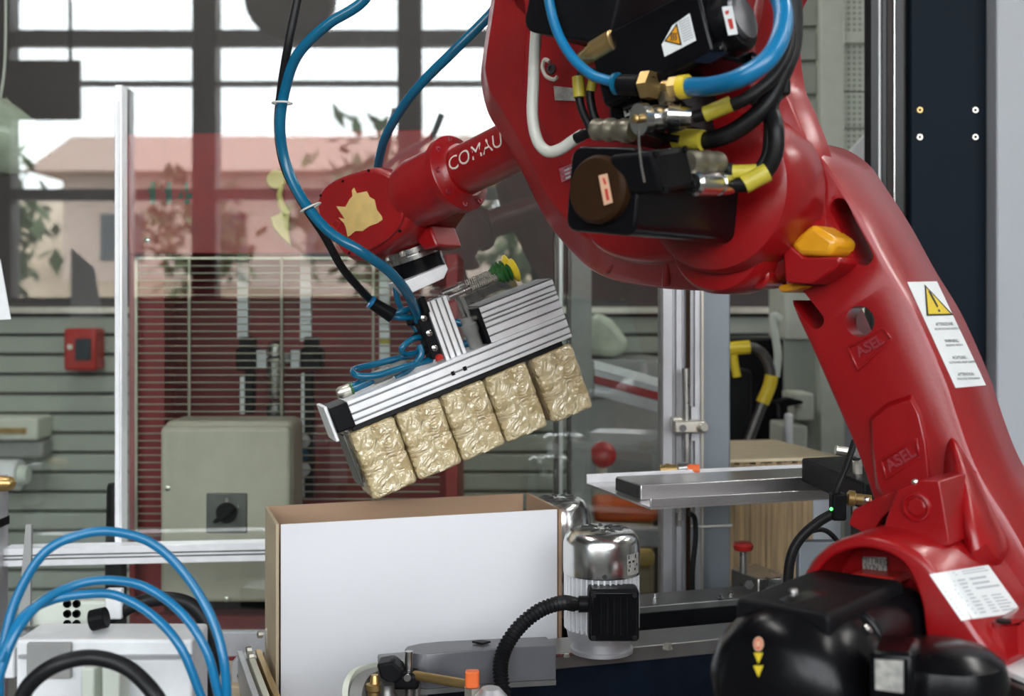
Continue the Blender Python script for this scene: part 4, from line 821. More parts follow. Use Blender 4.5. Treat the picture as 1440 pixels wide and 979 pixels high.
MB().box(gl(-.018, BDp/2+.005, -.046), (.003, BDp-.01, .075), (E1, E2, E3)).build('side_guide', 'steel_dark', gri, bevel=.001)
MB().box(gl(BL/2-.01, BDp/2, -.004), (BL-.01, BDp-.012, .008), (E1, E2, E3)).build('suction_mat', 'black_rubber', gri, bevel=.001)
for a in (.150, .168): MB().box(gl(a, -.0002, .0155), (.005, .001, .006), (E1, E2, E3)).build('slot_nut', 'black_plastic', gri)
s0 = px(690, 478)[0]
for c in (.006, .0155, .0275): MB().box(gl(BL/2, .0004, c), (BL, .0012, .0008), (E1, E2, E3)).build('slot_shade', 'steel_dark', gri)  # groove shade of the bar, laid in as dark strips
for c in (.010, .022, .030, .036, .044): MB().box(gl((s0+BL)/2, .0004, BH+.0005+c), (BL-s0, .0012, .0008), (E1, E2, E3)).build('slot_shade', 'steel_dark', gri)  # the same painted groove shade on the upper profile
MB().profile(gl(s0, 0, BH+.0005), E1, BL-s0, E2, E3, BDp, .052, sa=(.02, .046), sb=(.010, .022, .030, .036, .044), gw=.0022, gd=.002).build('upper_profile', 'alu', gri, bevel=.0005, seg=1)
MB().box(gl((s0+BL)/2, BDp/2, BH+.0535), (BL-s0-.002, BDp-.002, .002), (E1, E2, E3)).build('top_plate', 'steel_dark', gri)
MB().box(gl(s0-.003, BDp/2, BH+.027), (.006, BDp, .052), (E1, E2, E3)).build('side_plate', 'black_plastic', gri, bevel=.001)
a0, c0_ = px(631, 505); a1, c1_ = px(594.5, 429); RW = .031
ax0 = a0-.001
MB().profile(gl(ax0, .012, BH), E3, c1_-BH, E1, E2, RW, .042, sa=(.0065, .0155, .0245), sb=(.021,), gw=.0022, gd=.003).build('riser_profile', 'alu', gri, bevel=.0005, seg=1)
for a in (.0065, .0155, .0245): MB().box(gl(ax0+a, .0124, (BH+c1_)/2), (.0009, .0012, c1_-BH), (E1, E2, E3)).build('slot_shade', 'steel_dark', gri)  # dark strips in place of shade down the riser slots
for (a, b) in ((.25, .3), (.75, .3), (.25, .75), (.75, .75), (.5, .52)): MB().lathe(gl(ax0+RW*a, .012+.042*b, c1_), E3, [(-.001, .0052 if a != .5 else .0075), (.0006, .0052 if a != .5 else .0075)], 6).build('profile_hollow', 'print_black', gri)
for (a, b) in ((ax0+.006, .0), (ax0+RW-.006, 0)): pass
pts = [GP.at(q, r, -.01) for q, r in ((561, 398), (624, 372), (627, 379), (621, 392), (575, 413))]
MB().prism([p-E2*.012 for p in pts], E2*.088).build('adapter_plate', 'alu', gri, bevel=.001)
# tool flange
fc = GP.at(592, 386, .040); 
MB().lathe(fc, E3, [(-.002, .038), (.022, .038), (.024, .036)], 40).build('flange_ring', 'black_gloss', gri)
MB().lathe(fc+E3*.024, E3, [(0, .037), (.006, .037), (.0065, .033), (.009, .033), (.0095, .037), (.016, .037), (.0165, .030), (.030, .030)], 40).build('tool_changer', 'steel', gri)
for k in range(7):
    a = math.tau*k/7+.5; d = E1*math.cos(a)+E2*math.sin(a); MB().box(fc+E3*.037+d*.036, (.010, .006, .008), (d, d.cross(E3), E3)).build('changer_lug', 'zinc', gri, bevel=.001)
# side suction pushers
yb_ = [(.014, 0.0), (.034, .004)]
cl = MB().box(gl(*((lambda t: (t[0], .02, t[1]))(px(652, 412)))), (.014, .03, .012), (E1, E2, E3)).build('pusher_clamp', 'zinc', gri, bevel=.002)
for i, (dp, dz) in enumerate(((.008, 0), (.032, .006))):
    (a, c), (a2, c2) = px(632, 419), px(706, 388)
    p, q = gl(a, dp, c+dz), gl(a2, dp, c2+dz); d = (q-p).normalized(); L = (q-p).length
    MB().lathe(p, d, [(0, .0045), (L*.30, .0045), (L*.30, .006), (L*.42, .006), (L*.42, .0038), (L, .0038)], 16).build('pusher_rod', 'steel', gri)
    n_ = 14; MB().tube([p+d*(L*.42+L*.52*k/(n_*6))+(E3*math.cos(k*math.tau/6)+E2*math.sin(k*math.tau/6))*.0055 for k in range(n_*6)], .0009, 5, smooth=False).build('spring', 'zinc', gri)
    cu = MB().lathe(q-d*.006, d, [(0, .006), (.004, .009), (.006, .009), (.008, .012), (.011, .008), (.014, .013), (.017, .008), (.020, .013), (.022, .010)], 22).build('bellows', 'green_plastic', gri)
    MB().lathe(q+d*.016, d, [(0, .010), (.003, .0135), (.006, .0175), (.007, .0175), (.004, .010), (.003, .001)], 24, cap=False).build('suction_lip', 'yellow_plastic', cu)
for dp in (.010, .034): MB().tube([gl(*((lambda t: (t[0], dp, t[1]))(px(*q)))) for q in ((648, 415), (654, 424), (661, 440), (667, 447), (690, 444))], .0032, 8).build('bracket_strap', 'steel', gri)
MB().lathe(gl(*((lambda t: (t[0], .015, t[1]))(px(668, 470)))), E3, [(-.03, .010), (0, .010), (.004, .012), (.014, .012), (.016, .009), (.024, .009)], 20).build('cylinder_body', 'grey_plastic', gri)
# valve island on the left of the riser
vi = MB().box(gl(ax0-.010, .03, BH+.045), (.016, .034, .075), (E1, E2, E3)).build('valve_block', 'black_plastic', gri, bevel=.002)
for k, c in enumerate((.022, .044, .066)):
    MB().lathe(gl(ax0-.010, .0125, BH+c), -E2, [(0, .0045), (.004, .0045), (.005, .0025)], 12).build('valve_screw', 'chrome', vi)
    MB().lathe(gl(ax0-.018, .03, BH+c), -E1, [(0, .006), (.008, .006), (.009, .0045), (.012, .0045)], 14).build('push_fitting', 'black_plastic', vi)
MB().lathe(gl(ax0-.008, .012, BH+.004), E3, [(0, .006), (.005, .006), (.008, .003)], 12).build('red_button', 'bright_red', vi)
MB().box(gl(ax0-.004, .012, BH+.083), (.010, .016, .024), (E1, E2, E3)).build('hose_socket', 'black_plastic', vi, bevel=.002)
yj = MB(); yj.cyl(GP.at(523, 426, .02), GP.at(552, 444, .02), .0085, .0105)
yj = yj.build('hose_splitter', 'black_plastic', gri); MB().lathe(GP.at(524, 426, .02), GP.at(524, 426, .02)-GP.at(552, 444, .02), [(0, .0092), (.004, .0092)], 18).build('release_ring', 'blue_light', yj)
# vacuum fittings lying on the bar
def on(a, dp, c): return gl(a, dp, BH+c)
fl1 = MB().lathe(on(-.004, .03, .010), E1, [(0, .006), (.004, .0085), (.018, .0085), (.020, .007)], 14).build('elbow_fitting', 'zinc', gri)
MB().lathe(on(.014, .03, .010), E1, [(0, .0085), (.004, .0085)], 16).build('green_ring', 'green_plastic', fl1)
MB().tube([on(.017, .03, .010), on(.05, .03, .012)], .0072, 12).build('short_hose', 'blue_hose', gri)
MB().lathe(on(.048, .03, .012), E1, [(0, .0085), (.002, .0092), (.026, .0092), (.028, .0075), (.040, .0075)], 16).build('check_valve', 'grey_plastic', gri)
MB().lathe(on(.07, .05, .012), E1, [(0, .007), (.03, .007), (.034, .005)], 14).build('check_valve', 'grey_plastic', gri)
MB().lathe(on(ax0+.05, .03, .014), E1, [(0, .008), (.012, .008), (.014, .010), (.030, .010)], 16).build('check_valve', 'grey_plastic', gri)
# ---- five wrapped packs
def pack(a0, w_, dep, h_, seed):
    r = .006; nx, ny, nz = 16, 16, 24; b = MB(); vid = {}
    def pt(i, j, k):
        key = (i, j, k)
        if key in vid: return vid[key]
        x, y, z = i/nx*w_, j/ny*dep, k/nz*h_
        q = Vector((min(max(x, r), w_-r), min(max(y, r), dep-r), min(max(z, r), h_-r))); d = Vector((x, y, z))-q
        p = q+(d.normalized()*r if d.length > 1e-6 else d)
        nrm = Vector((x/w_-.5, y/dep-.5, z/h_-.5)); nn = Vector([(1 if abs(c) == max(map(abs, nrm)) else 0)*(1 if c > 0 else -1) for c in nrm])
        s_ = Vector((x*60+seed*7.3, y*60, z*55)); a = 1-abs(noise.noise(s_))*2; a2 = noise.noise(s_*2.3+Vector((3, 1, 9)))
        p += nn*(.0009*a+.0006*a2-.0009) - (nn*.0016 if abs(z/h_-.5) < .03 else nn*0)
        vid[key] = len(b.v); b.v.append(gl(a0+p.x, p.y, -h_+p.z)-E3*.008); return vid[key]
    for (A, B, f) in ((nx, nz, lambda i, k: [(i, 0, k), (i, ny, k)]), (ny, nz, lambda i, k: [(0, i, k), (nx, i, k)]), (nx, ny, lambda i, k: [(i, k, 0), (i, k, nz)])):
        for i in range(A):
            for k in range(B):
                for s_ in (0, 1): b.f.append(tuple(pt(*f(i+di, k+dk)[s_]) for di, dk in ((0, 0), (1, 0), (1, 1), (0, 1))))
    return b
names = ['leftmost', 'second from the left', 'middle', 'second from the right', 'rightmost']
pw = .0655
for k in range(5):
    a = -.012+k*.0672+(.006 if k == 4 else 0)
    pk = pack(a, pw, .085, .098, k+1).build('wrapped_pack', 'wrapped_tan', None, smooth=70, label='tan pack in crinkled clear film under the gripper, %s of five' % names[k], cat='package', group='wrapped packs held by the gripper')
    seam = MB(); c = a+pw*.52
    for j in range(30):
        t0, t1 = j/30, (j+1)/30; w0 = .004+.0016*noise.noise((j*.7, k, 1)); w1 = .004+.0016*noise.noise(((j+1)*.7, k, 1)); z0, z1 = -.010-.094*t0, -.010-.094*t1; y0 = -.0012-.0008*noise.noise((j*.9, k, 4))
        seam.add([gl(c-w0, y0, z0), gl(c+w0, y0-.0004, z0), gl(c+w1, y0-.0003, z1), gl(c-w1, y0, z1)], [(0, 1, 2, 3)])
    seam.build('film_seam', 'wrapped_tan', pk)
# ================================================================== hoses
def hose(pts, r, m, label, name='air_hose', cat='hose', **k): return MB().tube(pts, r, 12).build(name, m, None, label=label, cat=cat, **k)
hose([V(540, -60, 1.5), V(512, 0, 1.5), V(460, 35, 1.51), V(418, 78, 1.53), V(400, 130, 1.55), V(394, 180, 1.56), V(402, 230, 1.57), V(425, 280, 1.56), V(462, 325, 1.54), V(505, 352, 1.53), V(545, 380, 1.56), V(570, 408, 1.60), V(584, 436, 1.65), V(588, 450, 1.67)], .0068, 'blue_hose', 'blue air hose looping past the wrist down to the gripper')
hose([V(428, -60, 1.53), V(418, 0, 1.53), V(406, 60, 1.53), V(396, 120, 1.55), V(391, 180, 1.57), V(400, 235, 1.58), V(425, 285, 1.58), V(455, 330, 1.58), V(480, 375, 1.60), V(505, 405, 1.63), V(526, 427, 1.67)], .0055, 'black_rubber', 'black air hose running beside the blue one to the splitter')
for (a, b, d, l) in ((397, 145, 1.548, 'upper'), (437, 292, 1.555, 'lower')):
    c = V(a, b, d); t = (V(a+(2 if l == 'upper' else 18), b+20, d)-c).normalized(); MB().tube([c+(Vector((1, 0, 0))*math.cos(q)*.0125+Y*math.sin(q)*.012)*1.0+Z*(.006*math.cos(q) if l == 'lower' else 0) for q in [k*math.tau/16 for k in range(17)]], .0013, 6, 2).build('cable_tie', 'white_hose', None, label='white cable tie around both hoses, %s one' % l, cat='cable tie')
hose([V(700, 5, 1.56), V(688, 22, 1.56), V(640, 70, 1.57), V(590, 120, 1.6), V(560, 160, 1.64), V(541, 195, 1.68), V(533, 225, 1.72), V(530, 245, 1.75)], .0065, 'blue_hose', 'blue air hose dropping behind the robot wrist')
fo = RP
hose(fo.ring([(759, -60), (757, 0), (753, 60), (750, 120), (749, 165), (756, 198), (770, 213), (788, 210), (806, 198), (820, 189)], .19), .0062, 'white_hose', 'white cable hanging in a hook down the elbow casting', 'white_cable', 'cable')
hose(fo.ring([(810, 195), (826, 187), (842, 183)], .192), .0055, 'black_rubber', 'black sleeve where the white cable enters its plug', 'cable_sleeve', 'cable')
hose(fo.ring([(766, -60), (772, 0), (784, 45), (804, 80), (830, 104), (850, 112), (868, 117)], .25), .0050, 'blue_light', 'thin blue air hose curving into the black bulkhead fitting')
hose([q_(966, 122, .25), q_(1000, 121, .26), q_(1040, 110, .27), q_(1078, 85, .26), q_(1098, 50, .24), q_(1100, 10, .22), q_(1080, -30, .2), q_(1050, -70, .18)], .0085, 'blue_light', 'thick blue air hose looping around the elbow motors')
hose([q_(976, 165, .235), q_(1010, 155, .23), q_(1050, 138, .22), q_(1090, 105, .2), q_(1110, 60, .18), q_(1105, 0, .17), q_(1085, -60, .16)], .0060, 'black_rubber', 'black cable from the round silver plug around the elbow', 'power_cable', 'cable')
hose([q_(945, 190, .2), q_(985, 198, .2), q_(1030, 186, .2), q_(1075, 150, .19), q_(1102, 100, .17), q_(1116, 50, .15), q_(1112, -60, .14)], .0085, 'black_rubber', 'thick black cable passing beneath the round silver plug', 'power_cable', 'cable')
hose([q_(900, 180, .22), q_(925, 190, .22), q_(955, 196, .215)], .0035, 'black_rubber', 'short black lead under the round socket', 'power_cable', 'cable')
hose([q_(1028, 259, .2), q_(1050, 258, .2), q_(1075, 243, .19), q_(1090, 215, .19), q_(1091, 180, .19), q_(1084, 150, .18), q_(1095, 120, .17), q_(1112, 60, .15), q_(1112, -40, .14)], .0075, 'black_rubber', 'black cable rising from the lower silver plug at the elbow', 'power_cable', 'cable')
hose([q_(1010, 231, .205), q_(1035, 240, .2), q_(1062, 240, .19), q_(1078, 220, .185), q_(1082, 185, .185), q_(1078, 160, .18), q_(1060, 140, .18)], .0055, 'black_rubber', 'black cable rising from the olive plug at the elbow', 'power_cable', 'cable')
for i, pts in enumerate(([(818, 100), (814, 120), (817, 150), (830, 180)], [(838, 98), (830, 120), (832, 150), (842, 182)])):
    hose(RP.ring(pts, .215), .0042, 'black_rubber', ['left', 'right'][i]+' one of two short black leads above the olive plug', 'signal_lead', 'cable')
def sleeve(p, q, r, lab): d = q-p; return MB().lathe(p, d, [(0, r), (d.length, r)], 14).build('marker_sleeve', 'sleeve_yellow', None, label='yellow cable marker sleeve '+lab, cat='marker', group='yellow cable markers')
sleeve(q_(813, 108, .217), q_(815, 137, .217), .0062, 'on the left short lead')
sleeve(q_(835, 104, .217), q_(831, 128, .217), .0048, 'on the right short lead')
sleeve(q_(991, 161, .236), q_(1028, 146, .229), .0072, 'on the cable of the round silver plug')
sleeve(q_(950, 195, .205), q_(988, 197, .205), .0100, 'on the thick cable beneath the round plug')
sleeve(q_(1030, 242, .204), q_(1064, 241, .194), .0066, 'on the cable of the olive plug')
sleeve(q_(1046, 260, .204), q_(1079, 242, .192), .0088, 'on the cable of the lower silver plug')
ck = MB().box(q_(1092, 126, .17), (.02, .03, .014)).build('cable_clip', 'black_plastic', None, bevel=.002, label='black cable clip at the top of the elbow', cat='clip')
# hoses on the gripper
gq = lambda a, b, off=.03: GP.at(a, b, off)
hose([gq(552, 442, .02), gq(570, 436, .02), gq(590, 432, .03)], .0042, 'blue_hose', 'short upper blue hose leaving the black splitter')
hose([gq(551, 445, .022), gq(565, 447, .022), gq(585, 446, .03)], .0042, 'blue_hose', 'short lower blue hose leaving the black splitter')
hose([gq(556, 402, .05), gq(560, 425, .05), gq(572, 445, .05), gq(590, 470, .045)], .0042, 'blue_hose', 'blue hose dropping behind the adapter plate')
hose([gq(592, 474, .03), gq(578, 478, .015), gq(565, 490, .01), gq(570, 498, .02), gq(585, 496, .03), gq(600, 488, .035)], .0042, 'blue_hose', 'small curled blue hose beside the valve block')
hose([gq(590, 486, .02), gq(592, 500, .015), gq(580, 515, .02), gq(566, 526, .028), gq(556, 532, .03)], .0046, 'blue_hose', 'blue hose sweeping from the valve block to the grey check valve')
hose([gq(606, 506, .03), gq(570, 516, .01), gq(530, 528, .0), gq(502, 528, .005), gq(498, 520, .03), gq(520, 514, .05), gq(560, 504, .055), gq(585, 498, .05)], .0046, 'blue_hose', 'wide flat loop of blue hose above the gripper bar')
hose([gq(640, 453, .035), gq(660, 457, .03), gq(682, 462, .035)], .0050, 'blue_hose', 'blue hose crossing right of the riser, upper one')
hose([gq(652, 484, .035), gq(668, 481, .03), gq(684, 477, .035)], .0056, 'blue_hose', 'blue hose right of the riser lying on the bar')
# ================================================================== carton
bx = thing('carton', 'open white cardboard carton with brown inside below the gripper', 'carton', (0, 0, 0))
A = V(395, 738, 1.55); CH = .293; CW, CDp = .377, .148; CZ = A.z-CH
bx.location = (A.x+.15, A.y+.1, CZ); LOC[bx.name] = Vector(bx.location)
cq = lambda a, b, c=0: A+H1*a+H2*b+Z*c
MB().prism([cq(0, 0), cq(CW, 0), cq(CW, .002), cq(0, .002)], Z*-CH).build('front_panel', 'white_card', bx)
MB().prism([cq(0.001, .002), cq(CW-.001, .002), cq(CW-.001, .0045), cq(0.001, .0045)], Z*-CH).build('front_lining', 'brown_card', bx)
MB().prism([cq(0, CDp), cq(CW, CDp), cq(CW, CDp+.004), cq(0, CDp+.004)], Z*-CH).build('back_panel', 'brown_card', bx)
MB().prism([cq(-.006, .004), cq(-.002, .004), cq(.001, CDp+.002), cq(-.003, CDp+.002)], Z*-CH).build('side_panel', 'tan_card', bx)
MB().prism([cq(CW+.002, -.002), cq(CW+.006, -.002), cq(CW+.010, CDp+.002), cq(CW+.006, CDp+.002)], Z*-CH).build('side_panel', 'brown_card', bx)
MB().prism([cq(0, 0, -CH+.004), cq(CW, 0, -CH+.004), cq(CW, CDp, -CH+.004), cq(0, CDp, -CH+.004)], Z*-.004).build('bottom', 'brown_card', bx)
# carton guide on the left: bracket, rails, screws
cg = thing('carton_guide', 'beige guide rails with grey hinge bracket left of the carton', 'guide', V(345, 985, 1.55))
for k, (o1, m) in enumerate(((-.022, 'brass'), (-.034, 'beige_plain'), (-.046, 'alu_dull'))):
    MB().prism([cq(o1, -.16, -.185), cq(o1+.008, -.16, -.185), cq(o1+.008, .10, -.185), cq(o1, .10, -.185)], Z*-.045).build('rail', m, cg, bevel=.001)
part('hinge_bracket', 'alu_dull', cg, lambda b: b.prism([V(x, y, 1.62) for x, y in ((325, 932), (333, 926), (366, 924), (366, 967), (325, 967))], (0, .03, 0)), bevel=.002)
MB().lathe(V(338, 950, 1.62), -Y, [(0, .0045), (.003, .004), (.004, .002)], 12).build('pivot', 'steel_dark', cg)
part('upright_plate', 'zinc', cg, lambda b: b.prism([V(x, y, 1.66) for x, y in ((372, 886), (384, 884), (388, 930), (376, 930))], (0, .02, 0)), bevel=.001)
for q in ((353, 914), (356, 923), (369, 892)): MB().lathe(V(*q, 1.6), Vector((-1, -.5, 0)), [(0, .005), (.006, .005), (.007, .003)], 8).build('screw', 'zinc', cg)
MB().prism([V(x, y, 1.60) for x, y in ((290, 966), (362, 966), (362, 1000), (280, 1000))], (0, .12, 0)).build('base_block', 'tan_card', cg, bevel=.002)
MB().bb(-.34, -.31, 1.62, 1.70, 0, .85).build('leg', 'steel_dark', cg)
# ================================================================== machine bed
BZ = .91
bed = thing('machine_bed', 'dark navy conveyor bed carrying the carton and motor', 'conveyor', (0.05, 1.6, 0))
P0 = HZ(570, 940, BZ); bq = lambda a, b, z=0: P0+H1*a+H2*b+Z*z
MB().prism([bq(-.02, 0, 0), bq(.72, 0, 0), bq(.72, .07, 0), bq(-.02, .07, 0)], Z*-.02).build('front_rail', 'rail_steel', bed, bevel=.002)
MB().prism([bq(-.03, .004, -.02), bq(.72, .004, -.02), bq(.72, .012, -.02), bq(-.03, .012, -.02)], Z*-.30).build('front_panel', 'navy', bed)
MB().prism([bq(-.03, .0, -.0005), bq(.26, 0, -.0005), bq(.26, .004, -.0005), bq(-.03, .004, -.0005)], Z*-.004).build('edge_trim', 'chrome', bed)
MB().prism([bq(.30, .012, -.06), bq(.9, .012, -.06), bq(.9, .25, -.06), bq(.30, .25, -.06)], Z*-.26).build('inner_box', 'black_plastic', bed)
MB().prism([bq(-.32, .16, -.139), bq(.35, .16, -.139), bq(.35, .40, -.139), bq(-.32, .40, -.139)], Z*-.04).build('belt', 'black_rubber', bed)
R0_ = HZ(850, 857, BZ); rq = lambda a, b, z=0: R0_+H1*a+H2*b+Z*z
MB().prism([rq(-.06, 0), rq(.55, 0), rq(.55, .07), rq(-.06, .07)], Z*-.012).build('rear_rail', 'rail_steel', bed, bevel=.002)
MB().prism([rq(-.06, .006, -.012), rq(.55, .006, -.012), rq(.55, .06, -.012), rq(-.06, .06, -.012)], Z*-.16).build('rear_beam', 'black_plastic', bed)
for (x, y) in ((922, 842), (1013, 843), (1028, 838)): MB().lathe(HZ(x, y, BZ), Z, [(0, .005), (.003, .005), (.003, .003), (.007, .003)], 8).build('bolt', 'chrome', bed)
MB().lathe(HZ(939, 913, BZ), Z, [(0, .007), (.002, .007), (.002, .0055), (.007, .0055)], 6).build('bolt', 'zinc', bed)
MB().lathe(HZ(797, 924, BZ), Z, [(0, .004), (.004, .003)], 8).build('bolt', 'zinc', bed)
for (a, b) in ((0, .06), (.66, .06), (0, .34), (.66, .34)): MB().box(Vector((bq(a, b).x, bq(a, b).y, .36)), (.06, .06, .72)).build('leg', 'navy', bed)
# grey cover
cv = thing('belt_cover', 'grey sheet cover with rounded end on the bed front', 'cover', (0, 0, 0)); cz = BZ+.045
oc = [HZ(x, y, cz) for x, y in ((575, 918), (569, 913), (573, 909), (590, 905), (620, 902), (700, 898), (768, 895.5), (782, 908), (700, 912), (640, 917), (600, 920))]
cv.location = (oc[5].x, oc[5].y, BZ); LOC[cv.name] = Vector(cv.location)
MB().prism(oc, Z*-.040).build('sheet', 'cover_grey', cv, bevel=.001)
MB().prism([p+Z*.0 for p in [HZ(x, y, cz+.001) for x, y in ((664, 904), (676, 902), (690, 904), (678, 907))]], Z*.002).build('vent_slot', 'black_plastic', cv)
rails = MB(); rails.prism([p-Z*.04 for p in oc], Z*-.006); rails.build('base_flange', 'rail_steel', cv)
# rounded belt end, probe post, clamp, rod with orange cap
be = thing('belt_end', 'grey curved belt end with steel strip in front of the carton', 'belt', V(520, 975, 1.38))
RB_ = [V(x, y, d) for x, y, d in ((488, 1010, 1.33), (481, 975, 1.33), (488, 950, 1.35), (505, 937, 1.38), (535, 931, 1.40), (575, 929, 1.41))]
RBs = catmull(RB_, 6)
MB().loft([[p+Z*.0, p-Z*.03, p-Z*.03+Vector((.006, .004, 0)), p+Vector((.006, .004, 0))] for p in RBs]).build('outer_strip', 'offwhite', be)
MB().loft([[p+Vector((.008, -.001, -.004)), p+Vector((.008, -.001, -.05)), p+Vector((.022, -.004, -.05)), p+Vector((.022, -.004, -.004))] for p in RBs]).build('belt', 'grey_plastic', be)
MB().bb(V(500, 0, 1.4).x, V(560, 0, 1.4).x, 1.36, 1.42, .60, .86).build('support', 'black_plastic', be)
pb = thing('probe_stand', 'steel probe stand with black clamp and cross rod', 'stand', V(575, 1010, 1.36))
MB().cyl(V(575, 1040, 1.36), V(575, 916, 1.36), .0045).build('post', 'steel', pb)
MB().cyl(V(586, 1040, 1.37), V(586, 955, 1.37), .0042).build('post', 'steel', pb)
MB().box(V(570, 955, 1.355), (.032, .026, .018)).build('clamp', 'black_plastic', pb, bevel=.004)
MB().lathe(V(573, 953, 1.34), -Y, [(0, .004), (.002, .004)], 12).build('clamp_screw', 'chrome', pb)
MB().cyl(V(583, 950, 1.35), V(665, 964, 1.30), .0052).build('cross_rod', 'brass', pb)
part('sensor_head', 'black_plastic', pb, lambda b: b.prism([V(x, y, 1.34) for x, y in ((529, 935), (552, 931), (566, 943), (566, 955), (552, 965), (535, 955))], (0, .03, 0)), bevel=.003)
MB().lathe(V(527, 972, 1.34), Z, [(-.02, .008), (0, .008), (.002, .010), (.008, .010), (.009, .006), (.014, .005), (.018, .004)], 14).build('fitting', 'brass', pb)
MB().lathe(V(545, 985, 1.33), Z, [(-.02, .012), (.004, .012), (.01, .008), (.018, .008)], 14).build('fitting', 'steel_dark', pb)
oc_ = thing('capped_fitting', 'steel fitting with bright orange cap at the bottom edge', 'fitting', V(667, 1000, 1.28))
MB().rbar(V(664, 966, 1.28), Z, .017, X, Y, .015, .013, .004).build('orange_cap', 'orange_plastic', oc_, bevel=.001)
MB().lathe(V(664, 985, 1.28), Z, [(-.04, .011), (0, .011), (.002, .009), (.014, .009)], 6).build('nut', 'zinc', oc_)
MB().lathe(V(690, 1000, 1.27), Z, [(-.03, .018), (.015, .018), (.024, .010), (.026, .001)], 20).build('dome', 'alu_dull', oc_)
# ================================================================== upright drive motor
mp = HZ(846, 915, BZ); mo = thing('drive_motor', 'upright finned drive motor with shiny fan cowl on the bed', 'motor', mp)
k_ = 1.53/F
MB().lathe(mp, Z, [(0, .040), (.005, .040), (.006, .037), (.016, .037), (.018, .043), (.030, .045), (.034, .045)], 36).build('foot_flange', 'alu_dull', mo)
MB().lathe(mp+Z*.03, Z, [(0, .042), (.072, .042)], 36).build('stator', 'alu_dull', mo)
fin = None
for k in range(40):
    a = math.tau*k/40; d = Vector((math.cos(a), math.sin(a), 0))
    f0 = MB().box(mp+Z*.067+d*.0445, (.007, .0022, .072), (d, d.cross(Z), Z)).build('fin', 'alu', mo)
cw = MB().lathe(mp+Z*.100, Z, [(0, .0485), (.002, .049), (.038, .049), (.047, .0465), (.053, .041), (.056, .034), (.0565, .001)], 48).build('fan_cowl', 'chrome', mo)
for k in range(12):
    a = math.tau*k/12; d = Vector((math.cos(a), math.sin(a), 0)); MB().box(mp+Z*.1567+d*.020, (.016, .004, .001), (d, d.cross(Z), Z)).build('vent', 'print_black', cw)
MB().lathe(mp+Z*.1567, Z, [(0, .005), (.0008, .005)], 12).build('vent_hub', 'steel', cw)
# nameplate on cowl
lp = MB(); rr_ = .0494
def cy(a, z): return mp+Vector((math.sin(a)*rr_, -math.cos(a)*rr_, z))
for k in range(6): lp.add([cy(.62+.085*k, .104), cy(.62+.085*(k+1), .104), cy(.62+.085*(k+1), .130), cy(.62+.085*k, .130)], [(0, 1, 2, 3)])
np_ = lp.build('name_plate', 'grey_label', cw); rr_ = .0497; t_ = MB()
for k, (a, b, z) in enumerate(((.66, .98, .124), (.66, .9, .119), (.7, 1.05, .114), (.66, .95, .109))): t_.add([cy(a, z), cy(b, z), cy(b, z+.003 if k else z+.005), cy(a, z+.003 if k else z+.005)], [(0, 1, 2, 3)])
t_.build('plate_print', 'print_black', np_)
MB().lathe(mp+Z*.105+Vector((0.0, -.049, 0)), -Y, [(0, .0032), (.0015, .0032)], 12).build('cowl_screw', 'print_black', cw)
tbx = MB().box(mp+Vector((.010, -.052, .062)), (.062, .036, .064)).build('terminal_box', 'black_plastic', mo, bevel=.005, seg=3)
MB().box(mp+Vector((.010, -.071, .062)), (.056, .004, .060)).build('box_lid', 'black_gloss', tbx, bevel=.006, seg=2)
for k in range(5): MB().box(mp+Vector((-.006+.008*k, -.0735, .062)), (.0014, .0015, .044)).build('lid_rib', 'black_plastic', tbx)
for sx in (-1, 1):
    for sz in (-1, 1): MB().lathe(mp+Vector((.010+sx*.025, -.0725, .062+sz*.026)), -Y, [(0, .003), (.002, .003)], 10).build('lid_screw', 'black_rubber', tbx)
gd_ = mp+Vector((-.020, -.052, .072))
MB().lathe(gd_, -X, [(0, .010), (.012, .010), (.013, .008), (.020, .008)], 14).build('gland', 'black_plastic', tbx)
cp_ = [gd_-X*.018, V(790, 848, 1.45), V(760, 858, 1.43), V(732, 880, 1.41), V(712, 908, 1.39), V(704, 935, 1.375), V(706, 965, 1.36), V(714, 1010, 1.34)]
MB().tube(cp_, lambda s, i: .0092 if i % 2 else .0062, 14, 12).build('conduit', 'black_rubber', None, smooth=20, label='black corrugated conduit arching from the drive motor', cat='conduit')
m5 = thing('rear_motor', 'second shiny motor cowl half hidden behind the carton', 'motor', V(785, 800, 1.86))
pc = V(786, 800, 1.86); MB().lathe(pc, Z, [(-.12, .03), (-.1, .042), (0, .042), (0, .049), (.07, .049), (.095, .046), (.106, .038), (.11, .03), (.1105, .001)], 40).build('fan_cowl', 'chrome', m5)
for k in range(10):
    a = math.tau*k/10; d = Vector((math.cos(a), math.sin(a), 0)); MB().box(pc+Z*.1107+d*.02, (.016, .004, .001), (d, d.cross(Z), Z)).build('vent', 'print_black', m5)
MB().bb(pc.x-.03, pc.x+.03, pc.y-.03, pc.y+.03, .75, pc.z-.1).build('foot', 'steel_dark', m5)
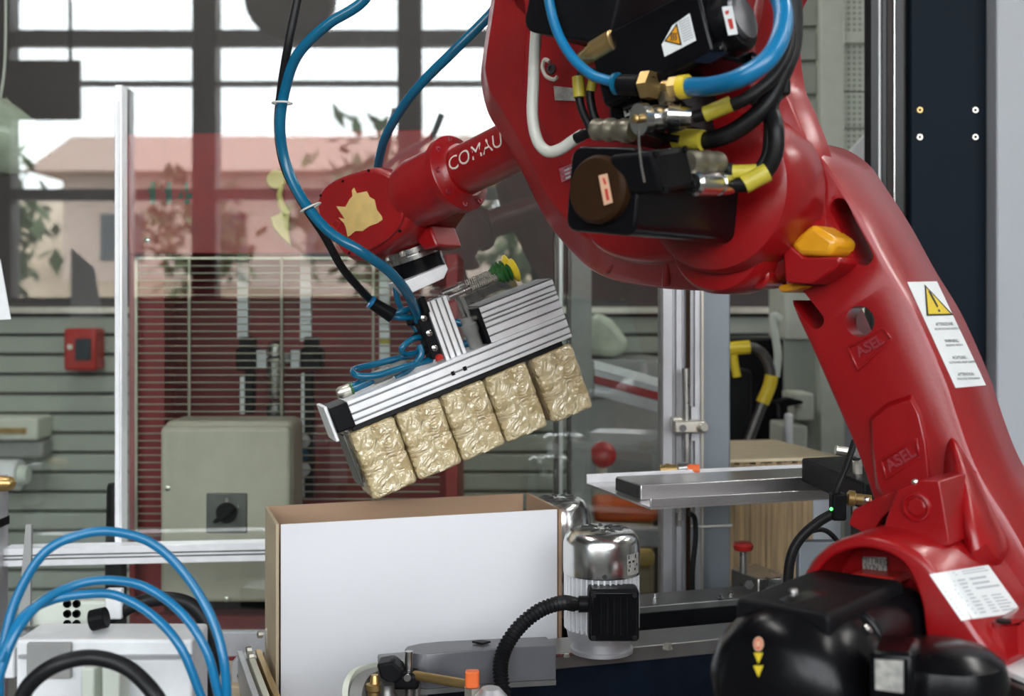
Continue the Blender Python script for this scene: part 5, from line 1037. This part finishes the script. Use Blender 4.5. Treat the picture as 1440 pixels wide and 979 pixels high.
# ================================================================== chute
cz_ = EYE-.2795; c0 = HZ(915, 717, cz_)
cc = lambda a, b, z=0: c0+H1*a+H2*b+Z*z
cu_ = thing('chute', 'long stainless steel chute tray in front of the guard post', 'chute', cc(.2, .12))
CL = .47
MB().prism([cc(0, 0), cc(CL, 0), cc(CL, .24), cc(0, .24)], Z*.003).build('tray', 'tray_steel', cu_)
MB().prism([cc(0, 0, .003), cc(CL, 0, .003), cc(CL, .003, .003), cc(0, .003, .003)], Z*.012).build('front_lip', 'tray_steel', cu_, bevel=.0008)
MB().prism([cc(0, .237, .003), cc(CL, .237, .003), cc(CL, .24, .003), cc(0, .24, .003)], Z*.014).build('back_lip', 'alu', cu_, bevel=.0008)
MB().prism([cc(.012, .06, .003), cc(CL, .06, .003), cc(CL, .15, .003), cc(.012, .15, .003)], Z*.022).build('centre_channel', 'tray_steel', cu_, bevel=.0015)
MB().prism([cc(.010, .063, .005), cc(.013, .063, .005), cc(.013, .147, .005), cc(.010, .147, .005)], Z*.018).build('channel_mouth', 'print_black', cu_)
MB().prism([cc(.35, .02, 0), cc(.38, .02, 0), cc(.38, .05, 0), cc(.35, .05, 0)], Z*-.16).build('support', 'steel_dark', cu_)
gb = thing('guide_block', 'black sheet guide at the right end of the chute', 'guide', cc(.3, .15, .02))
MB().prism([HZ(x, y, EYE-.225) for x, y in ((1127, 644), (1215, 640), (1290, 672), (1215, 680))], Z*-.035).build('hood', 'black_plastic', gb, bevel=.003)
MB().tube([V(1175, 633, 1.62), V(1196, 637, 1.62), V(1205, 645, 1.62), V(1206, 720, 1.62)], .0065).build('handle_rod', 'zinc', gb)
MB().lathe(V(1202, 640, 1.61), Vector((.3, -1, .2)), [(0, .008), (.006, .008), (.008, .005)], 10).build('rod_joint', 'steel_dark', gb)
ps = thing('proximity_sensor', 'small black sensor with green light beside the red stop', 'sensor', V(1178, 715, 1.5))
MB().box(V(1178, 712, 1.5), (.018, .02, .034)).build('body', 'black_plastic', ps, bevel=.003)
MB().lathe(V(1190, 700, 1.5), Vector((1, -.2, -.1)), [(0, .006), (.003, .010), (.010, .010), (.011, .007), (.03, .007)], 16).build('nut', 'brass', ps)
MB().sphere(V(1169, 716, 1.489), .0022, seg=8, rings=6).build('lamp', 'green_lamp', ps)
hose([V(1172, 722, 1.5), V(1150, 735, 1.5), V(1125, 758, 1.5), V(1112, 785, 1.5), V(1108, 825, 1.5), V(1110, 870, 1.5)], .0065, 'black_rubber', 'black cable drooping from the proximity sensor', 'sensor_cable', 'cable')
hose([V(1125, 762, 1.51), V(1140, 748, 1.51), V(1160, 746, 1.52), V(1178, 762, 1.53), V(1190, 790, 1.54)], .0032, 'black_rubber', 'thin black cable branching off behind the red shoulder', 'sensor_cable', 'cable')
hose([V(1173, 705, 1.5), V(1180, 680, 1.5), V(1192, 650, 1.51), V(1202, 620, 1.52)], .0042, 'black_rubber', 'thin black cable climbing from the proximity sensor', 'sensor_cable', 'cable')
kc_ = thing('clamp_block', 'steel clamp block with red knob below the board stack', 'clamp', V(1065, 838, 1.85))
z0_ = EYE-.42
MB().prism([HZ(x, y, z0_) for x, y in ((1028, 800), (1062, 792), (1118, 812), (1066, 814))], Z*-.05).build('block', 'steel', kc_, bevel=.002)
MB().cyl(V(1045, 806, 1.86), V(1045, 772, 1.86), .0055).build('stem', 'steel', kc_)
MB().lathe(V(1045, 776, 1.86), Z, [(0, .006), (.003, .014), (.010, .016), (.014, .014), (.016, .006)], 10).build('knob', 'bright_red', kc_)
MB().lathe(V(1053, 822, 1.80), -Y, [(0, .007), (.004, .007)], 6).build('bolt', 'steel_dark', kc_)
MB().bb(V(1128, 0, 1.7).x, V(1200, 0, 1.7).x, 1.72, 1.74, .60, V(0, 766, 1.7).z).build('steel_plate', 'grey_steel', None, bevel=.002, label='grey steel plate half hidden by the red shoulder', cat='plate')
# ================================================================== left foreground manifold
LD = 1.12
mn = thing('manifold', 'white aluminium manifold block in the blurred left foreground', 'manifold', V(150, 1000, LD))
a, b = V(22, 900, LD), V(270, 895, LD)
MB().bb(a.x, b.x, LD, LD+.06, .90, a.z).build('front_block', 'white_paint', mn, bevel=.003)
MB().bb(a.x+.004, b.x, LD-.004, LD, V(0, 925, LD).z, V(0, 920, LD).z).build('slot', 'alu_dull', mn)
part('grey_plate', 'trunking', mn, lambda q: rect(q, 37, 905, 99, 955, LD-.006, .006), bevel=.001)
part('grey_bracket', 'pale_green', mn, lambda q: rect(q, 113, 940, 132, 1000, LD-.05, .03), bevel=.002)
part('grey_bracket', 'pale_green', mn, lambda q: rect(q, 143, 938, 168, 1000, LD-.05, .03), bevel=.002)
part('connector_strip', 'pale_green', mn, lambda q: rect(q, 42, 846, 152, 882, LD+.09, .04), bevel=.003)
for i in range(2):
    for j in range(3): MB().lathe(V(95+13*i, 851+14*j-2, LD+.09), -Y, [(0, .004), (.002, .004), (.002, .0028), (0, .0028)], 10).build('port', 'black_plastic', mn)
part('white_clip', 'white_paint', mn, lambda q: rect(q, 147, 829, 171, 872, LD+.07, .01), bevel=.002)
part('fitting_body', 'black_plastic', mn, lambda q: q.cyl(V(128, 873, LD+.03), V(150, 868, LD+.03), .010), bevel=.001)
part('end_block', 'white_paint', mn, lambda q: rect(q, -30, 912, 20, 955, LD+.02, .04), bevel=.002)
MB().bb(a.x+.02, b.x-.02, LD+.01, LD+.05, 0, .90).build('column', 'steel_dark', mn)
part('thin_blade', 'trunking', mn, lambda q: q.prism([V(x, y, LD+.08) for x, y in ((36, 738), (44, 738), (42, 880), (24, 880))], (0, .004, 0)))
hose([V(-2, 990, 1.02), V(2, 930, 1.02), V(20, 850, 1.03), V(60, 780, 1.04), (V(110, 753, 1.05)), V(160, 748, 1.06), V(215, 765, 1.07), V(262, 810, 1.07), V(298, 870, 1.06), V(315, 930, 1.05), V(320, 1000, 1.05)], .0042, 'blue_light', 'topmost of three blurred blue hoses arching at lower left')
hose([V(-4, 960, 1.0), V(20, 895, 1.01), V(55, 850, 1.03), V(100, 825, 1.05), V(150, 816, 1.06), V(205, 826, 1.07), V(255, 862, 1.06), V(290, 915, 1.05), V(308, 980, 1.05)], .0040, 'blue_light', 'middle of three blurred blue hoses arching at lower left')
hose([V(0, 930, 1.0), V(30, 870, 1.02), V(70, 845, 1.04), V(120, 836, 1.05), V(165, 838, 1.06), V(215, 866, 1.06), V(255, 912, 1.05), V(285, 985, 1.05)], .0040, 'blue_light', 'lowest of three blurred blue hoses arching at lower left')
hose([V(20, 1010, .98), V(40, 965, .98), V(80, 935, .98), V(130, 925, .99), V(180, 940, .99), V(220, 980, .98), V(232, 1015, .98)], .0066, 'black_rubber', 'thick black hose arching in front of the white manifold', 'black_hose')
hose([V(150, 872, 1.2), V(190, 850, 1.2), V(230, 842, 1.2), V(270, 852, 1.2), V(296, 890, 1.2), V(300, 940, 1.2), V(290, 1000, 1.2)], .0072, 'black_rubber', 'thick black hose bending down behind the blue hoses', 'black_hose')
# no fourth level: prints on sub-parts belong to the part
for o in list(bpy.data.objects):
    while o.parent and o.parent.parent and o.parent.parent.parent: o.parent = o.parent.parent
